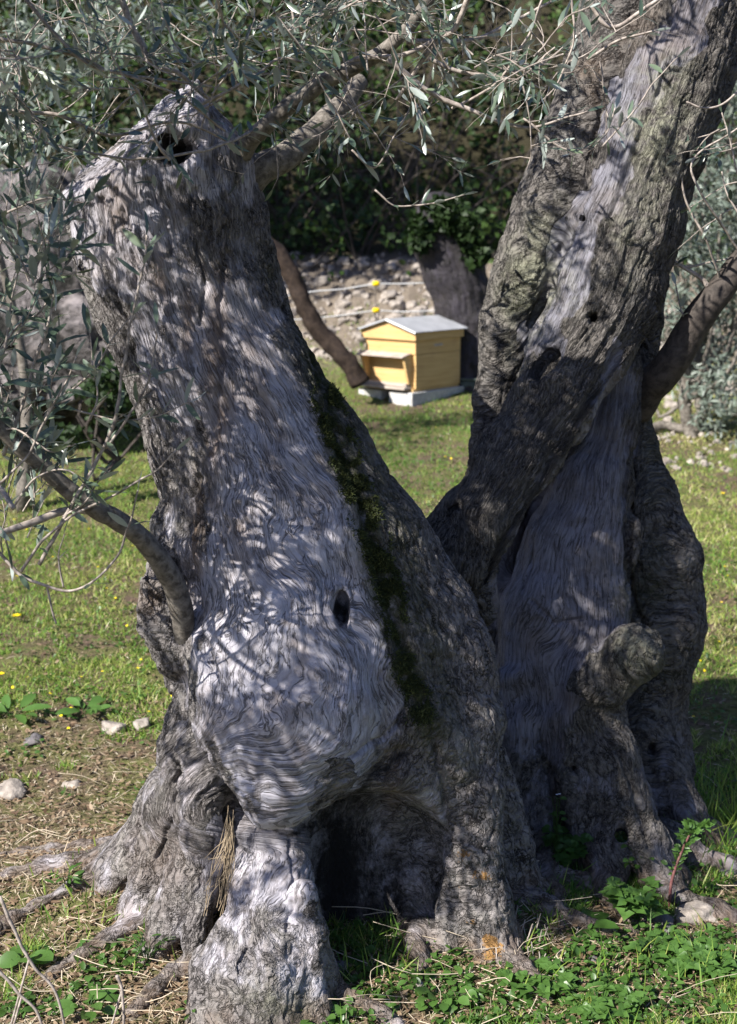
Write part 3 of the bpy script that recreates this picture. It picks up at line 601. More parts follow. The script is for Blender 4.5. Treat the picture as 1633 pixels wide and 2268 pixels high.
fb.chain([(1120, 1150, 50, 4.85), (1080, 1280, 55, 4.8), (1085, 1420, 50, 4.75), (1110, 1560, 60, 4.7), (1110, 1700, 70, 4.7)], .9, .03)
fb.chain([(1500, 1330, 60, 4.95), (1500, 1430, 60, 4.95)], .9, .05)
groove(fb, [(1440, 690, 4.60), (1370, 790, 4.58), (1310, 880, 4.52), (1255, 960, 4.46), (1180, 1090, 4.38), (1110, 1200, 4.36), (1060, 1290, 4.38)], .018, .02)
groove(fb, [(1290, 250, 4.70), (1235, 420, 4.70), (1180, 560, 4.72), (1130, 700, 4.72), (1085, 850, 4.72)], .03, .03)
groove(fb, [(1395, 950, 4.72), (1390, 1100, 4.68), (1385, 1250, 4.62), (1420, 1370, 4.60)], .022, .025)
groove(fb, [(1330, 1580, 4.36), (1350, 1500, 4.36)], .012, .015)
for x, r_, y, rd, k in [(1243, 990, 4.58, 27, .01), (1225, 1010, 4.58, 20, .01), (1012, 1118, 4.30, 11, .008), (1000, 1128, 4.3, 9, .008), (1205, 800, 4.48, 22, .02), (1190, 825, 4.47, 18, .02), (1225, 780, 4.5, 18, .02), (1095, 1520, 4.5, 14, .01),
                       (1290, 480, 4.66, 10, .01), (1375, 1850, 4.26, 12, .01), (1270, 1700, 4.38, 12, .01), (1240, 1830, 4.34, 16, .015), (1310, 700, 4.55, 14, .02), (1440, 1650, 4.6, 18, .02)]:
    fb.cone(P(x, r_, y), rd * mpp(y), P(x + 3, r_ + rd * .5, y + .1), rd * .8 * mpp(y), 1.5, k, sub=True)
for a, pts, r0 in [((1180, 1800, 4.42), [(.38, 4.25), (.36, 4.1), (.3, 3.98)], .05), ((1240, 1900, 4.36), [(.55, 4.2), (.6, 4.05), (.58, 3.9)], .05), ((1330, 1900, 4.34), [(.78, 4.18), (.82, 4.05), (.8, 3.92)], .05), ((1440, 1880, 4.33), [(1.0, 4.2), (1.12, 4.1), (1.25, 3.98)], .055), ((1480, 1850, 4.5), [(1.15, 4.45), (1.35, 4.4), (1.6, 4.3)], .055), ((1520, 1820, 4.65), [(1.3, 4.62), (1.5, 4.62), (1.7, 4.6)], .045)]:
    groundroot(fb, P(*a), pts, r0, .014)
def grain_b(V, px, row):
    # distance across the leaning limb in front, across the upright stem behind and below
    def axis(pts):
        pts = np.array(pts, float); cx = np.interp(row, pts[:, 0], pts[:, 1]); rx = np.interp(row, pts[:, 0], pts[:, 2]); cy = np.interp(row, pts[:, 0], pts[:, 3])
        return np.arctan2((px - cx) / rx, -(V[:, 1] - cy) / (.85 * rx * mpp(4.6))) * .26
    limb = axis([(-200, 1620, 140, 4.95), (0, 1562, 120, 4.9), (350, 1440, 130, 4.83), (640, 1345, 140, 4.76), (890, 1220, 110, 4.6), (1150, 1065, 90, 4.42), (1330, 1050, 80, 4.45)])
    stem = axis([(700, 1395, 60, 4.9), (940, 1370, 90, 4.8), (1220, 1320, 160, 4.75), (1480, 1290, 200, 4.7), (1760, 1300, 220, 4.7), (2100, 1300, 300, 4.7)])
    line = np.interp(row, [690, 790, 880, 960, 1090, 1200, 1300, 1400], [1460, 1385, 1315, 1262, 1185, 1115, 1062, 1000])
    s_ = sstep(-12, 12, px - line) * (row > 600)
    phi = limb * (1 - s_) + stem * s_
    # 
    phi = phi + knots(V, [(1210, 800, 4.5, 60, 1.6), (1340, 1580, 4.4, 60, 1.5), (1385, 1450, 4.3, 60, 1.3), (1170, 1420, 4.5, 70, 1.2), (1015, 1120, 4.35, 35, 1.6), (1290, 480, 4.7, 50, 1.3), (1260, 1390, 4.5, 80, -1.1), (1240, 990, 4.6, 60, 1.2), (1450, 1300, 4.8, 80, 1.2), (1370, 1860, 4.3, 50, 1.2)])
    wv = np.stack([px / 130., row / 190., V[:, 1] * 5], 1)
    return phi + .014 * fbm(wv, 3) + .004 * noise(wv * 4), V[:, 2] + .05 * noise(V * 5)
def mask_b(V, px, row, N):
    n1 = .3 * fbm(V * 8, 3); z0 = V[:, 2] - gz(V[:, 0], V[:, 1]); row = row + 70 * fbm(V * 7, 3); px = px + 25 * fbm(V * 7 + 5, 3)
    bark = np.full(len(V), .86)
    strip = pline(px, row, [(1600, -60), (1500, 60), (1395, 230), (1345, 400), (1290, 540), (1230, 690), (1200, 780)], 80)
    bark = bark - .8 * sstep(.25, .6, strip)
    L = np.interp(row, [780, 880, 960, 1090, 1250, 1400, 1560], [1370, 1318, 1268, 1190, 1100, 1090, 1110]); Rr = np.interp(row, [780, 900, 1050, 1250, 1350, 1450, 1560, 1620], [1400, 1400, 1392, 1385, 1410, 1400, 1330, 1250])
    ins = np.minimum(px - L, Rr - px) / 30; bark = np.where((row > 780) & (row < 1700), np.minimum(bark, .55 - .45 * np.clip(ins, -1, 1)), bark)
    bark = np.where((pline(px, row, [(1300, 1520), (1395, 1432), (1425, 1430)], 70) > .12) & (V[:, 1] < 4.42), .92, bark)
    bark = bark + (.58 - bark) * sstep(1580, 1700, row)
    bark = np.maximum(bark, (.40 + .12 * (row > 900)) * sstep(30, -20, px - np.interp(row, [400, 700, 1000, 1300], [330, 450, 470, 440])) * (row < 1350))
    bark = np.clip(bark + n1 * .6, 0, 1)
    brown = np.maximum.reduce([.7 * sstep(.10, .0, z0 + .05 * fbm(V * 10, 3)), .35 * gauss(px, row, 1420, 60, 30, 90, 35), .6 * gauss(px, row, 1310, 170, 30, 60), .25 * strip * (row < 120)])
    moss = np.maximum.reduce([.75 * gauss(px, row, 1170, 640, 50, 90, 15), .55 * gauss(px, row, 1420, 1300, 60, 80), .5 * gauss(px, row, 1450, 1480, 70, 60), .45 * gauss(px, row, 1450, 1000, 40, 90)])
    lichen = np.maximum.reduce([.95 * gauss(px, row, 1180, 620, 60, 110, 12), .9 * gauss(px, row, 1465, 300, 60, 170, 12), .5 * gauss(px, row, 1400, 520, 50, 90), .4 * gauss(px, row, 1145, 760, 30, 60), .25 * gauss(px, row, 1250, 620, 60, 90), .6 * gauss(px, row, 1390, 1450, 60, 50)])  # lichen, plus a pale spot painting sunlight on the burl
    painted_shade = np.maximum(.9 * gauss(px, row, 1238, 1000, 34, 36) * sstep(4.62, 4.68, V[:, 1]), 0)  # inside of the knot hole darkened by colour
    return bark, brown, moss, 0 * bark + .5 * gauss(px, row, 1155, 1895, 10, 10), lichen, painted_shade
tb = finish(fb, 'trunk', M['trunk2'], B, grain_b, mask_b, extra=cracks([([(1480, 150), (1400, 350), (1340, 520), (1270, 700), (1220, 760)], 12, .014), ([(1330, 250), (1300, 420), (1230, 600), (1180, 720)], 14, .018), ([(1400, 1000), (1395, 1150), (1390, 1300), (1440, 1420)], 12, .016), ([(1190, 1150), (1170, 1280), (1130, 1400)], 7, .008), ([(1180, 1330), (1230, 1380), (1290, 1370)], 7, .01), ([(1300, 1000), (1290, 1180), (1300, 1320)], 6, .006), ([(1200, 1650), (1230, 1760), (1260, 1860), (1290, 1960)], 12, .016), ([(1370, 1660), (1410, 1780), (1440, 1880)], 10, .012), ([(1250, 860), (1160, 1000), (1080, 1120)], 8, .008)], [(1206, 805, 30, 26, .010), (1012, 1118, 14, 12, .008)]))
print('trunk B', len(tb.data.vertices), round(time.time() - T0, 1))
# ------------------------------------------------------------------ limbs, twigs and leaves
class LB:
    """collects leaves for ONE mesh, each leaf with its own tint"""
    def __init__(s): s.v = []; s.q = []; s.t = []; s.n = 0
    def add(s, Pos, Dir, Nrm, L, W, tint, kind='olive', bend=.15, fold=.25):
        if len(Pos) == 0: return
        V, q, m = leaves(np.asarray(Pos, float), np.asarray(Dir, float), np.asarray(Nrm, float), L, W, kind, bend, fold)
        s.v.append(V); s.q.append(q + s.n); s.n += len(V); s.t.append(np.repeat(np.clip(np.broadcast_to(tint, (len(Pos),)), .01, .99), m))
    def build(s, name, mat, parent=None):
        return mesh(name, np.concatenate(s.v), [np.concatenate(s.q)], mat, parent, attrs={'tint': np.concatenate(s.t)})
def pairs(lb, pts, step=.022, L=(.038, .06), W=.2, skip=.3, tint=(.2, .9), start=.15, spread=1.0):
    """opposite leaf pairs along a twig"""
    seg = np.linalg.norm(np.diff(pts, axis=0), axis=1); s = np.concatenate([[0], np.cumsum(seg)]); tot = s[-1]
    d = start * tot; k = 0; Ps, Ds, Ns, Ls = [], [], [], []
    while d < tot:
        if random.random() > skip:
            p = np.array([np.interp(d, s, pts[:, j]) for j in range(3)]); i = min(np.searchsorted(s, d), len(pts) - 1); i = max(i, 1)
            t = unit(pts[i] - pts[i - 1]); a = unit(np.cross(t, [.2, .1, 1] if k % 2 else [1, .3, .1])); 
            for sg in (1, -1):
                if random.random() < .14: continue
                dr = t * random.uniform(.35, 1.1) + a * sg * spread * random.uniform(.7, 1.1) + rng.normal(size=3) * .22
                Ps.append(p); Ds.append(dr); Ns.append(np.cross(np.cross(t, a) * sg, dr) * .1 + np.array([0, -.2, 1]) + rng.normal(size=3) * .45); Ls.append(random.uniform(*L))
        d += step * random.uniform(.8, 1.3); k += 1
    if Ps:
        Ps.append(pts[-1]); Ds.append(unit(pts[-1] - pts[-2])); Ns.append(rng.normal(size=3)); Ls.append(L[0])
        Ls = np.array(Ls); lb.add(Ps, Ds, Ns, Ls, Ls * W * rng.uniform(.8, 1.25, len(Ls)), rng.uniform(*tint, len(Ls)), 'olive', rng.uniform(-.1, .28, len(Ls)), .22)
def wander(p, d, length, bias=(0, 0, 0), wob=.25, step=.03):
    n = max(3, int(length / step)); pts = [np.array(p, float)]; d = unit(np.array(d, float)); b = np.array(bias, float)
    for _ in range(n): d = unit(d + rng.normal(size=3) * wob * .6 + b * .12); pts.append(pts[-1] + d * step)
    return np.array(pts)
def sprig(tw, lb, p, d, length, r=.003, bias=(0, 0, .4), leaf=1.0, sub=3, L=(.042, .066), tint=(.1, .85), wob=.25):
    pts = wander(p, d, length, bias, wob); tw.tube(pts, np.linspace(r, r * .35, len(pts)), 5, cap=False)
    if leaf > 0: pairs(lb, pts, .026, L, .21, 1 - .75 * leaf, tint, .3)
    for _ in range(sub):
        i = random.randint(len(pts) // 5, len(pts) - 2); t = unit(pts[i + 1] - pts[i])
        sprig(tw, lb, pts[i], t * .8 + rng.normal(size=3) * .6, length * random.uniform(.3, .6), r * .6, bias, leaf, sub - 2 if sub > 2 else 0, L, tint, wob)
def drawn(tw, pts, r0, r1, n=None, sides=6, lb=None, wob=0, **kw):
    q = np.array([P(*a) for a in pts]); n = n or 8 * len(pts); q = spline(q, n); y = pts[0][2]
    q = q + .004 * np.stack([noise(q * 14), noise(q * 14 + 5), noise(q * 14 + 9)], 1)
    tw.tube(q, np.linspace(r0, r1, n) * mpp(y), sides, wob=wob)
    if lb is not None: pairs(lb, q, **kw)
    return q
# limbs of the left tree
def limb(name, parent, mat, pts, r0, r1, n=60):
    mb = MB(); q = drawn(mb, pts, r0, r1, n, 20, wob=.0035); mb.build(name, mat, parent); return q
l1 = limb('limb', A, M['limb'], [(515, 400, 4.08), (545, 325, 4.0), (600, 268, 3.95), (690, 200, 3.92), (765, 158, 3.88), (850, 112, 3.85), (920, 40, 3.82), (985, -60, 3.8), (1080, -200, 3.8)], 21, 9)
l2 = limb('limb', A, M['limb'], [(530, 440, 4.1), (575, 378, 4.08), (640, 340, 4.12), (700, 290, 4.18), (765, 222, 4.25), (800, 180, 4.3)], 36, 20)
l3 = limb('limb', A, M['limb'], [(425, 1500, 3.9), (412, 1420, 3.82), (395, 1320, 3.75), (350, 1235, 3.67), (285, 1168, 3.58), (225, 1132, 3.52), (150, 1085, 3.48), (70, 1010, 3.44), (-30, 930, 3.4), (-200, 830, 3.3), (-420, 700, 3.1), (-620, 450, 2.9)], 28, 10)
tw = MB(); lf = LB(); kw = dict(lb=lf, step=.03, L=(.055, .088), W=.2, skip=.42, tint=(.15, .8), spread=1.0)
for pts, r0, r1, dn in [
    ([(225, 1132, 3.52), (150, 1130, 3.48), (90, 1150, 3.44), (20, 1175, 3.4), (-60, 1200, 3.38)], 12, 8, 0),
    ([(-30, 1190, 3.42), (40, 1271, 3.42), (100, 1296, 3.42), (160, 1308, 3.42), (215, 1281, 3.42), (260, 1231, 3.4), (280, 1176, 3.38), (300, 1121, 3.36), (306, 1085, 3.35)], 5, 2, .2),
    ([(107, 1301, 3.42), (116, 1345, 3.42), (125, 1381, 3.42)], 3, 2.5, 0), ([(45, 1266, 3.42), (100, 1191, 3.4), (170, 1136, 3.38), (235, 1106, 3.35), (300, 1068, 3.33), (350, 1038, 3.33), (390, 998, 3.32)], 4.5, 2, .25),
    ([(90, 1250, 3.42), (145, 1143, 3.4), (225, 1003, 3.38), (260, 913, 3.36), (270, 833, 3.35), (287, 738, 3.34), (305, 653, 3.33), (320, 583, 3.32), (328, 520, 3.32)], 6, 2, .6),
    ([(235, 993, 3.38), (285, 923, 3.36), (325, 853, 3.35), (345, 763, 3.34), (345, 718, 3.34)], 4, 2, .6), ([(10, 1010, 3.45), (45, 913, 3.43), (75, 813, 3.42), (105, 728, 3.41), (120, 653, 3.4), (130, 578, 3.4), (132, 520, 3.4)], 5, 2, .6),
    ([(60, 960, 3.44), (150, 873, 3.43), (210, 818, 3.42), (250, 753, 3.41), (290, 700, 3.4)], 4, 2, .6), ([(160, 905, 3.4), (240, 928, 3.4), (300, 930, 3.38), (345, 923, 3.37), (420, 890, 3.36)], 3, 1.5, .9),
    ([(-10, 800, 3.5), (40, 720, 3.5), (90, 690, 3.5), (140, 600, 3.5), (170, 560, 3.5)], 4, 2, .6), ([(-20, 870, 3.42), (15, 760, 3.4), (25, 680, 3.4), (40, 600, 3.4)], 4, 2, .7),
    ([(-10, 1080, 3.38), (60, 1010, 3.37), (100, 930, 3.36), (140, 860, 3.35), (170, 790, 3.35)], 4, 2, .6), ([(30, 1120, 3.38), (80, 1060, 3.36), (150, 1040, 3.35), (205, 1090, 3.34)], 3.5, 1.8, .9),
    ([(140, 1143, 3.4), (190, 1110, 3.38), (215, 1070, 3.36), (245, 1040, 3.35)], 3, 1.5, .9), ([(140, 1300, 3.42), (130, 1240, 3.41), (142, 1180, 3.4)], 3, 1.5, .3), ([(-20, 1150, 3.42), (10, 1190, 3.42), (20, 1240, 3.42)], 3, 2, .9),
    ([(-20, 960, 3.42), (30, 950, 3.4), (80, 975, 3.38), (120, 1000, 3.36), (170, 985, 3.35)], 3.5, 1.6, .9), ([(200, 930, 3.4), (215, 870, 3.4), (205, 800, 3.4), (200, 730, 3.4)], 3, 1.5, .6)]:
    k2 = dict(kw); k2['skip'] = 1 - .95 * dn if dn else 1.1; drawn(tw, pts, r0 * .85, r1 * .85, None, 6, **k2)
for _ in range(40):
    p = P(rng.uniform(-60, 110), rng.uniform(540, 1230), rng.uniform(3.38, 3.7)); sprig(tw, lf, p, (rng.uniform(-.2, .6), -.1, 1), rng.uniform(.12, .3), .0024, (0, 0, .5), .95, 1, L=(.05, .085), tint=(.15, .85))
# drawn twigs of the canopy
kc = dict(lb=lf, step=.03, L=(.045, .068), W=.22, skip=.6, tint=(.1, .8))
for pts, r0, r1 in [([(-40, 80, 3.6), (90, 100, 3.6), (180, 130, 3.62), (270, 165, 3.65), (380, 180, 3.7), (470, 195, 3.75)], 6, 3.5), ([(60, 0, 3.6), (130, 80, 3.6), (190, 140, 3.6), (285, 168, 3.62), (400, 215, 3.66), (500, 290, 3.75)], 6, 3),
    ([(260, -20, 3.75), (330, 130, 3.75), (400, 165, 3.8), (470, 225, 3.85)], 10, 5), ([(430, 240, 3.8), (560, 172, 3.82), (620, 130, 3.84), (700, 145, 3.86)], 5, 4), ([(60, 300, 3.55), (128, 323, 3.55), (284, 351, 3.55), (408, 342, 3.6), (500, 318, 3.7), (560, 290, 3.85)], 3.5, 4.5),
    ([(-20, 245, 3.7), (130, 255, 3.72), (250, 300, 3.75), (390, 270, 3.8), (520, 320, 3.85)], 6, 4), ([(950, 130, 3.8), (1010, 158, 3.8), (1100, 165, 3.8), (1200, 140, 3.8), (1300, 60, 3.8)], 7, 3), ([(860, 130, 3.75), (960, 208, 3.75), (1060, 250, 3.75), (1150, 280, 3.75), (1210, 275, 3.75), (1300, 245, 3.75)], 9, 2.5),
    ([(1160, 262, 3.7), (1240, 325, 3.7), (1290, 330, 3.7), (1340, 300, 3.7), (1362, 240, 3.7)], 3, 2), ([(1262, -30, 3.6), (1270, 60, 3.6), (1262, 120, 3.6), (1230, 190, 3.6), (1190, 235, 3.6)], 4, 2), ([(900, 90, 3.85), (1040, 90, 3.9), (1130, 50, 3.9), (1290, -30, 3.9)], 8, 4),
    ([(690, 200, 3.92), (720, 170, 3.9), (800, 130, 3.85), (900, 120, 3.8), (990, 70, 3.8)], 9, 6), ([(0, 480, 3.9), (90, 440, 3.9), (190, 450, 3.95)], 4, 2), ([(640, -20, 3.6), (660, 80, 3.6), (700, 160, 3.62), (790, 330, 3.62)], 4, 2), ([(780, 330, 3.65), (830, 370, 3.65), (880, 290, 3.65), (930, 200, 3.68)], 3, 2),
    ([(830, 420, 4.6), (880, 455, 4.6), (960, 450, 4.6), (1030, 430, 4.6)], 3, 2), ([(350, -20, 3.5), (385, 90, 3.5), (430, 150, 3.5), (420, 230, 3.5)], 4, 2), ([(1050, -30, 3.7), (1010, 60, 3.75), (960, 100, 3.8), (880, 220, 3.85)], 9, 5), ([(1000, 240, 3.8), (1090, 190, 3.78), (1160, 100, 3.76), (1210, -20, 3.75)], 4, 3),
    ([(1330, 330, 3.7), (1400, 250, 3.7), (1450, 180, 3.7), (1500, 130, 3.7)], 3, 1.5), ([(1290, -30, 4.3), (1350, 60, 4.3), (1440, 10, 4.3), (1520, -40, 4.3)], 7, 5), ([(1300, 130, 4.3), (1370, 90, 4.3), (1450, 70, 4.3)], 5, 3)]:
    drawn(tw, pts, r0 * .8, r1 * .8, None, 6, **kc)
def band(n, xr, rr, yr, leaf, ln=(.18, .42), dirf=None, tint=(.05, .75)):
    for _ in range(n):
        p = P(rng.uniform(*xr), rng.uniform(*rr), rng.uniform(*yr)); a = rng.uniform(0, 2 * math.pi)
        d = (math.cos(a), rng.uniform(-.3, .3), math.sin(a) * .9) if dirf is None else np.array(dirf) + rng.normal(size=3) * .5
        sprig(tw, lf, p, d, rng.uniform(*ln), .0026, (0, 0, rng.uniform(-.3, .4)), leaf, 3, tint=tint)
band(22, (-60, 420), (-60, 260), (4.0, 5.0), .6); band(7, (-60, 420), (-60, 200), (3.4, 3.8), .6); band(14, (400, 950), (-80, 200), (3.9, 4.8), .6); band(12, (400, 950), (-80, 160), (3.4, 3.8), .6); band(9, (-60, 150), (200, 440), (3.7, 4.6), .55); band(7, (420, 780), (160, 290), (3.5, 3.9), .3)
band(14, (880, 1300), (-80, 160), (3.6, 4.8), .3); band(9, (1050, 1340), (90, 260), (3.5, 3.9), .4, (.12, .26)); band(7, (800, 960), (150, 330), (3.6, 4.2), .3, (.15, .3))
tw.build('crown', M['twig'], A); lf.build('foliage', M['leaf'], A)
# unseen crown sprigs added above and beside to throw the dappled light
tw = MB(); lf = LB()
def shade(px, row, y, t, n, spread=.18, ln=.3, leaf=1.0):
    if y < 4.0 and t < 2.7: n = max(1, int(n * .33)); leaf = .6
    for _ in range(n):
        p = P(px, row, y) + S * (t + rng.normal() * .15) + rng.normal(size=3) * spread
        sprig(tw, lf, p, rng.normal(size=3) + np.array([0, 0, .3]), rng.uniform(.6, 1.2) * ln, .004, (0, 0, .2), leaf, 3, L=(.042, .064))
def visible(p): x, r_ = proj(p[None]); return -40 < x[0] < 1680 and -40 < r_[0] < 2300
for px, row, y, t, n in [(250, 480, 3.85, 1.2, 4), (380, 620, 3.85, 1.3, 4), (330, 760, 3.9, 1.5, 3), (560, 700, 3.85, 1.6, 4), (480, 900, 3.85, 1.7, 3), (640, 960, 3.8, 1.8, 4), (540, 1120, 3.75, 1.8, 3), (700, 1180, 3.75, 1.9, 3), (480, 1330, 3.7, 2.0, 2), (600, 1420, 3.6, 2.0, 3), (760, 1480, 3.65, 2.1, 3),
    (650, 1640, 3.55, 2.2, 3), (520, 1600, 3.6, 2.2, 2), (760, 1620, 3.7, 2.2, 3), (560, 330, 4.0, 1.1, 2), (980, 1550, 3.9, 2.4, 3), (1050, 1750, 3.9, 2.5, 3), (1060, 1980, 3.85, 2.6, 2), (900, 1900, 3.95, 2.5, 5), (960, 2050, 3.85, 2.6, 3)]:
    shade(px, row, y, t, n)
for px, row, y, t, n in [(850, 1900, 3.98, 2.75, 5), (900, 2000, 3.95, 2.8, 5), (800, 1820, 3.98, 2.75, 4), (760, 1950, 3.98, 2.75, 4), (930, 1800, 3.98, 2.75, 4), (1230, 1150, 4.6, 3.0, 8), (1230, 1300, 4.6, 3.0, 9), (1300, 1250, 4.6, 3.0, 8), (1230, 1450, 4.5, 3.2, 9), (1350, 1350, 4.6, 3.1, 5), (1300, 1600, 4.5, 3.3, 9), (1180, 1600, 4.5, 3.3, 7), (1380, 1700, 4.4, 3.4, 9), (1250, 1800, 4.4, 3.4, 9), (1430, 1850, 4.4, 3.4, 8), (1340, 1950, 4.3, 3.5, 7),
    (1200, 900, 4.5, 2.6, 6), (1320, 1050, 4.6, 2.8, 7), (1150, 1080, 4.5, 2.9, 5), (1340, 760, 4.7, 2.3, 5), (1420, 600, 4.75, 2.0, 4), (1250, 560, 4.8, 2.0, 4), (1200, 420, 4.85, 1.8, 3), (1450, 450, 4.75, 1.6, 2), (1520, 120, 4.8, 1.4, 5), (1500, 1500, 4.8, 3.4, 6), (1480, 1250, 4.8, 3.1, 6), (1200, 1980, 4.2, 3.5, 4), (1500, 2000, 4.2, 3.5, 4), (1120, 700, 4.8, 2.1, 3)]:
    shade(px, row, y, t, int(n * 1.4) if 1000 < row < 1900 else n, .17, .34)
for a, b, ta_, tb_, r_ in [((330, 1210, 3.75), (860, 1700, 3.75), .9, 1.5, .010), ((260, 420, 3.85), (640, 760, 3.85), 1.0, 1.4, .008), ((420, 880, 3.8), (820, 1180, 3.8), 1.3, 1.7, .007), ((560, 1480, 3.6), (760, 1780, 3.6), 1.7, 1.6, .005), ((980, 1500, 3.9), (1100, 2050, 3.85), 2.2, 2.3, .008)]:  # unseen branches added to cast shadow streaks on the trunk
    q0 = P(*a) + S * ta_; q1 = P(*b) + S * tb_; q = spline([q0 - (q1 - q0) * .4, q0, (q0 + q1) / 2 + rng.normal(size=3) * .03, q1, q1 + (q1 - q0) * .2], 30); tw.tube(q, np.linspace(r_, r_ * .6, 30), 7)
tw.build('crown', M['twig'], B)
lf.build('foliage', M['leaf'], B)
# branches of the right tree
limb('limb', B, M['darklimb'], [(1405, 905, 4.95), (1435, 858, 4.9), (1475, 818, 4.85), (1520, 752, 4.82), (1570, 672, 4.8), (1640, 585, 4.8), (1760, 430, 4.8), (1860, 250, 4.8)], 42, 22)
tw = MB(); lf = LB(); kd = dict(lb=lf, step=.04, L=(.045, .062), W=.26, skip=.72, tint=(.0, .5))
for pts, r0, r1 in [([(1578, 662, 4.8), (1572, 640, 4.8), (1550, 615, 4.8), (1510, 590, 4.8), (1470, 560, 4.8)], 8, 3), ([(1470, 585, 4.8), (1520, 590, 4.8), (1580, 580, 4.8), (1633, 570, 4.8)], 3, 2.5), ([(1620, 612, 4.8), (1650, 620, 4.8), (1700, 640, 4.8)], 6, 3), ([(1598, 640, 4.8), (1585, 590, 4.75), (1560, 520, 4.7), (1525, 460, 4.7), (1510, 400, 4.7), (1520, 330, 4.7)], 3, 2),
    ([(1640, 560, 4.7), (1600, 500, 4.65), (1560, 440, 4.6), (1530, 370, 4.6), (1560, 330, 4.6), (1640, 280, 4.6)], 3, 2), ([(1530, 740, 4.8), (1510, 690, 4.8), (1495, 630, 4.8)], 2.5, 1.5), ([(1650, 185, 4.5), (1600, 230, 4.5), (1560, 240, 4.5), (1520, 225, 4.5)], 3, 2), ([(1640, 400, 4.6), (1620, 330, 4.6), (1600, 250, 4.6)], 2.5, 1.5), ([(1640, 480, 4.6), (1610, 430, 4.6), (1600, 380, 4.6)], 2.5, 1.5)]:
    drawn(tw, pts, r0, r1, None, 6, **kd)
for _ in range(6): sprig(tw, lf, P(rng.uniform(1590, 1700), rng.uniform(180, 520), 4.7), (-.6, 0, -.3), rng.uniform(.15, .3), .0025, (0, 0, .2), .5, 1, L=(.045, .06), tint=(0, .5))
tw.build('crown', M['twig'], B); lf.build('foliage', M['leaf'], B)
# moss tufts on the left trunk, following its surface
dg = None
def surface_points(o, n, wfun):
    me = o.data; V = np.empty(len(me.vertices) * 3, np.float32); me.vertices.foreach_get('co', V); V = V.reshape(-1, 3).astype(float) + np.array(o.parent.location)
    Nn = np.empty(len(me.vertices) * 3, np.float32); me.vertices.foreach_get('normal', Nn); Nn = Nn.reshape(-1, 3).astype(float)
    wgt = wfun(V, *proj(V)); wgt = wgt / wgt.sum(); i = rng.choice(len(V), n, p=wgt); return V[i] + rng.normal(size=(n, 3)) * .002, Nn[i]
Pm, Nm = surface_points(ta, 22000, lambda V, x, r_: (V[:, 1] < 4.1) * np.maximum(pline(x, r_, [(720, 880), (760, 1000), (800, 1110), (840, 1230), (870, 1330)], 48), .7 * pline(x, r_, [(860, 1300), (900, 1480), (935, 1580)], 46)) ** 2 * (noise(V * 18) > -.1) + 1e-9)
lm = LB(); lm.add(Pm, Nm + rdir(len(Pm)) * .9 + np.array([0, 0, -.3]), rdir(len(Pm)), rng.uniform(.006, .016, len(Pm)), .0035, rng.beta(1.5, 2.5, len(Pm)), 'blade', .3, 0)
lm.build('moss', M['moss'], A)
print('crowns', round(time.time() - T0, 1))
# ------------------------------------------------------------------ ground
ys = np.concatenate([np.linspace(-6, 2.4, 12), np.linspace(2.6, 6, 120), np.linspace(6.05, 14, 110), np.linspace(14.1, 34, 60)])
xs = np.concatenate([np.linspace(-22, -3.4, 30), np.linspace(-3.2, 3.2, 180), np.linspace(3.4, 22, 30)])
X, Y = np.meshgrid(xs, ys); V = np.stack([X, Y, gz(X, Y)], -1).reshape(-1, 3); V[:, 2] += .012 * noise(V * 22) + .02 * noise(V * 8) * (V[:, 1] > 12.5) * 3
n = len(xs); i = np.arange(len(ys) - 1)[:, None] * n + np.arange(n - 1)[None]
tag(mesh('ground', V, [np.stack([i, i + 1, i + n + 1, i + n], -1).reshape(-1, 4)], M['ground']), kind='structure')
def scatter(n, y0, y1, pw=1.0, wide=1.12):
    u = rng.random(n); y = y0 * (y1 / y0) ** u if pw == 1 else (y0 ** (1 - pw) + u * (y1 ** (1 - pw) - y0 ** (1 - pw))) ** (1 / (1 - pw))
    x = rng.uniform(-1, 1, n) * (y * .275 * wide + .15); return x, y
def dens(x, y, s=2.2, o=0): return fbm(np.stack([x * s + o, y * s, 0 * x + o], 1), 3)
def onto(x, y): return np.stack([x, y, gz(x, y)], 1)
pxof = lambda x, y: proj(onto(x, y))
# grass
g = LB(); x, y = scatter(300000, 3.0, 13.6, 1.55); pxx, rw = pxof(x, y); dn = dens(x, y) + .5 * dens(x, y, 9, 4)
bare = gauss(pxx, rw, 60, 1890, 240, 110) * 1.6 + gauss(pxx, rw, 400, 2080, 200, 120) * 1.3 + .45 * (rw > 1640) * (pxx < 600) + gauss(pxx, rw, 1200, 2120, 420, 90) * .9 + gauss(pxx, rw, 210, 1440, 70, 30) * 1.5 + .25 * (rw > 1560)
keep = dn > -.25 + bare - .3 * (rw < 1560) ; x, y, dn, pxx, rw = [q[keep] for q in (x, y, dn, pxx, rw)]
near = np.clip((6 - y) / 3, 0, 1); L = rng.uniform(.012, .04, len(x)) * (1 + .35 * near) * (1 + .5 * np.clip(dn, 0, 1)); tall = rng.random(len(x)) < .015; L[tall] *= 2.2
dry = .29 + .30 * dens(x, y, 1.3, 9) + .12 * (pxx > 1400) * (rw < 1450) + .05 * (pxx < 400) + rng.normal(size=len(x)) * .16 - .12 * (pxx > 700) * (pxx < 1100) + .22 * (rng.random(len(x)) < .16)
g.add(onto(x, y) - [0, 0, .003], rdir(len(x)) * .75 + [0, 0, 1.0], rdir(len(x)) + [0, -.3, 0], L, rng.uniform(.0018, .0038, len(x)) * (1 + .12 * y), dry, 'blade', rng.uniform(0, .6, len(x)), 0)
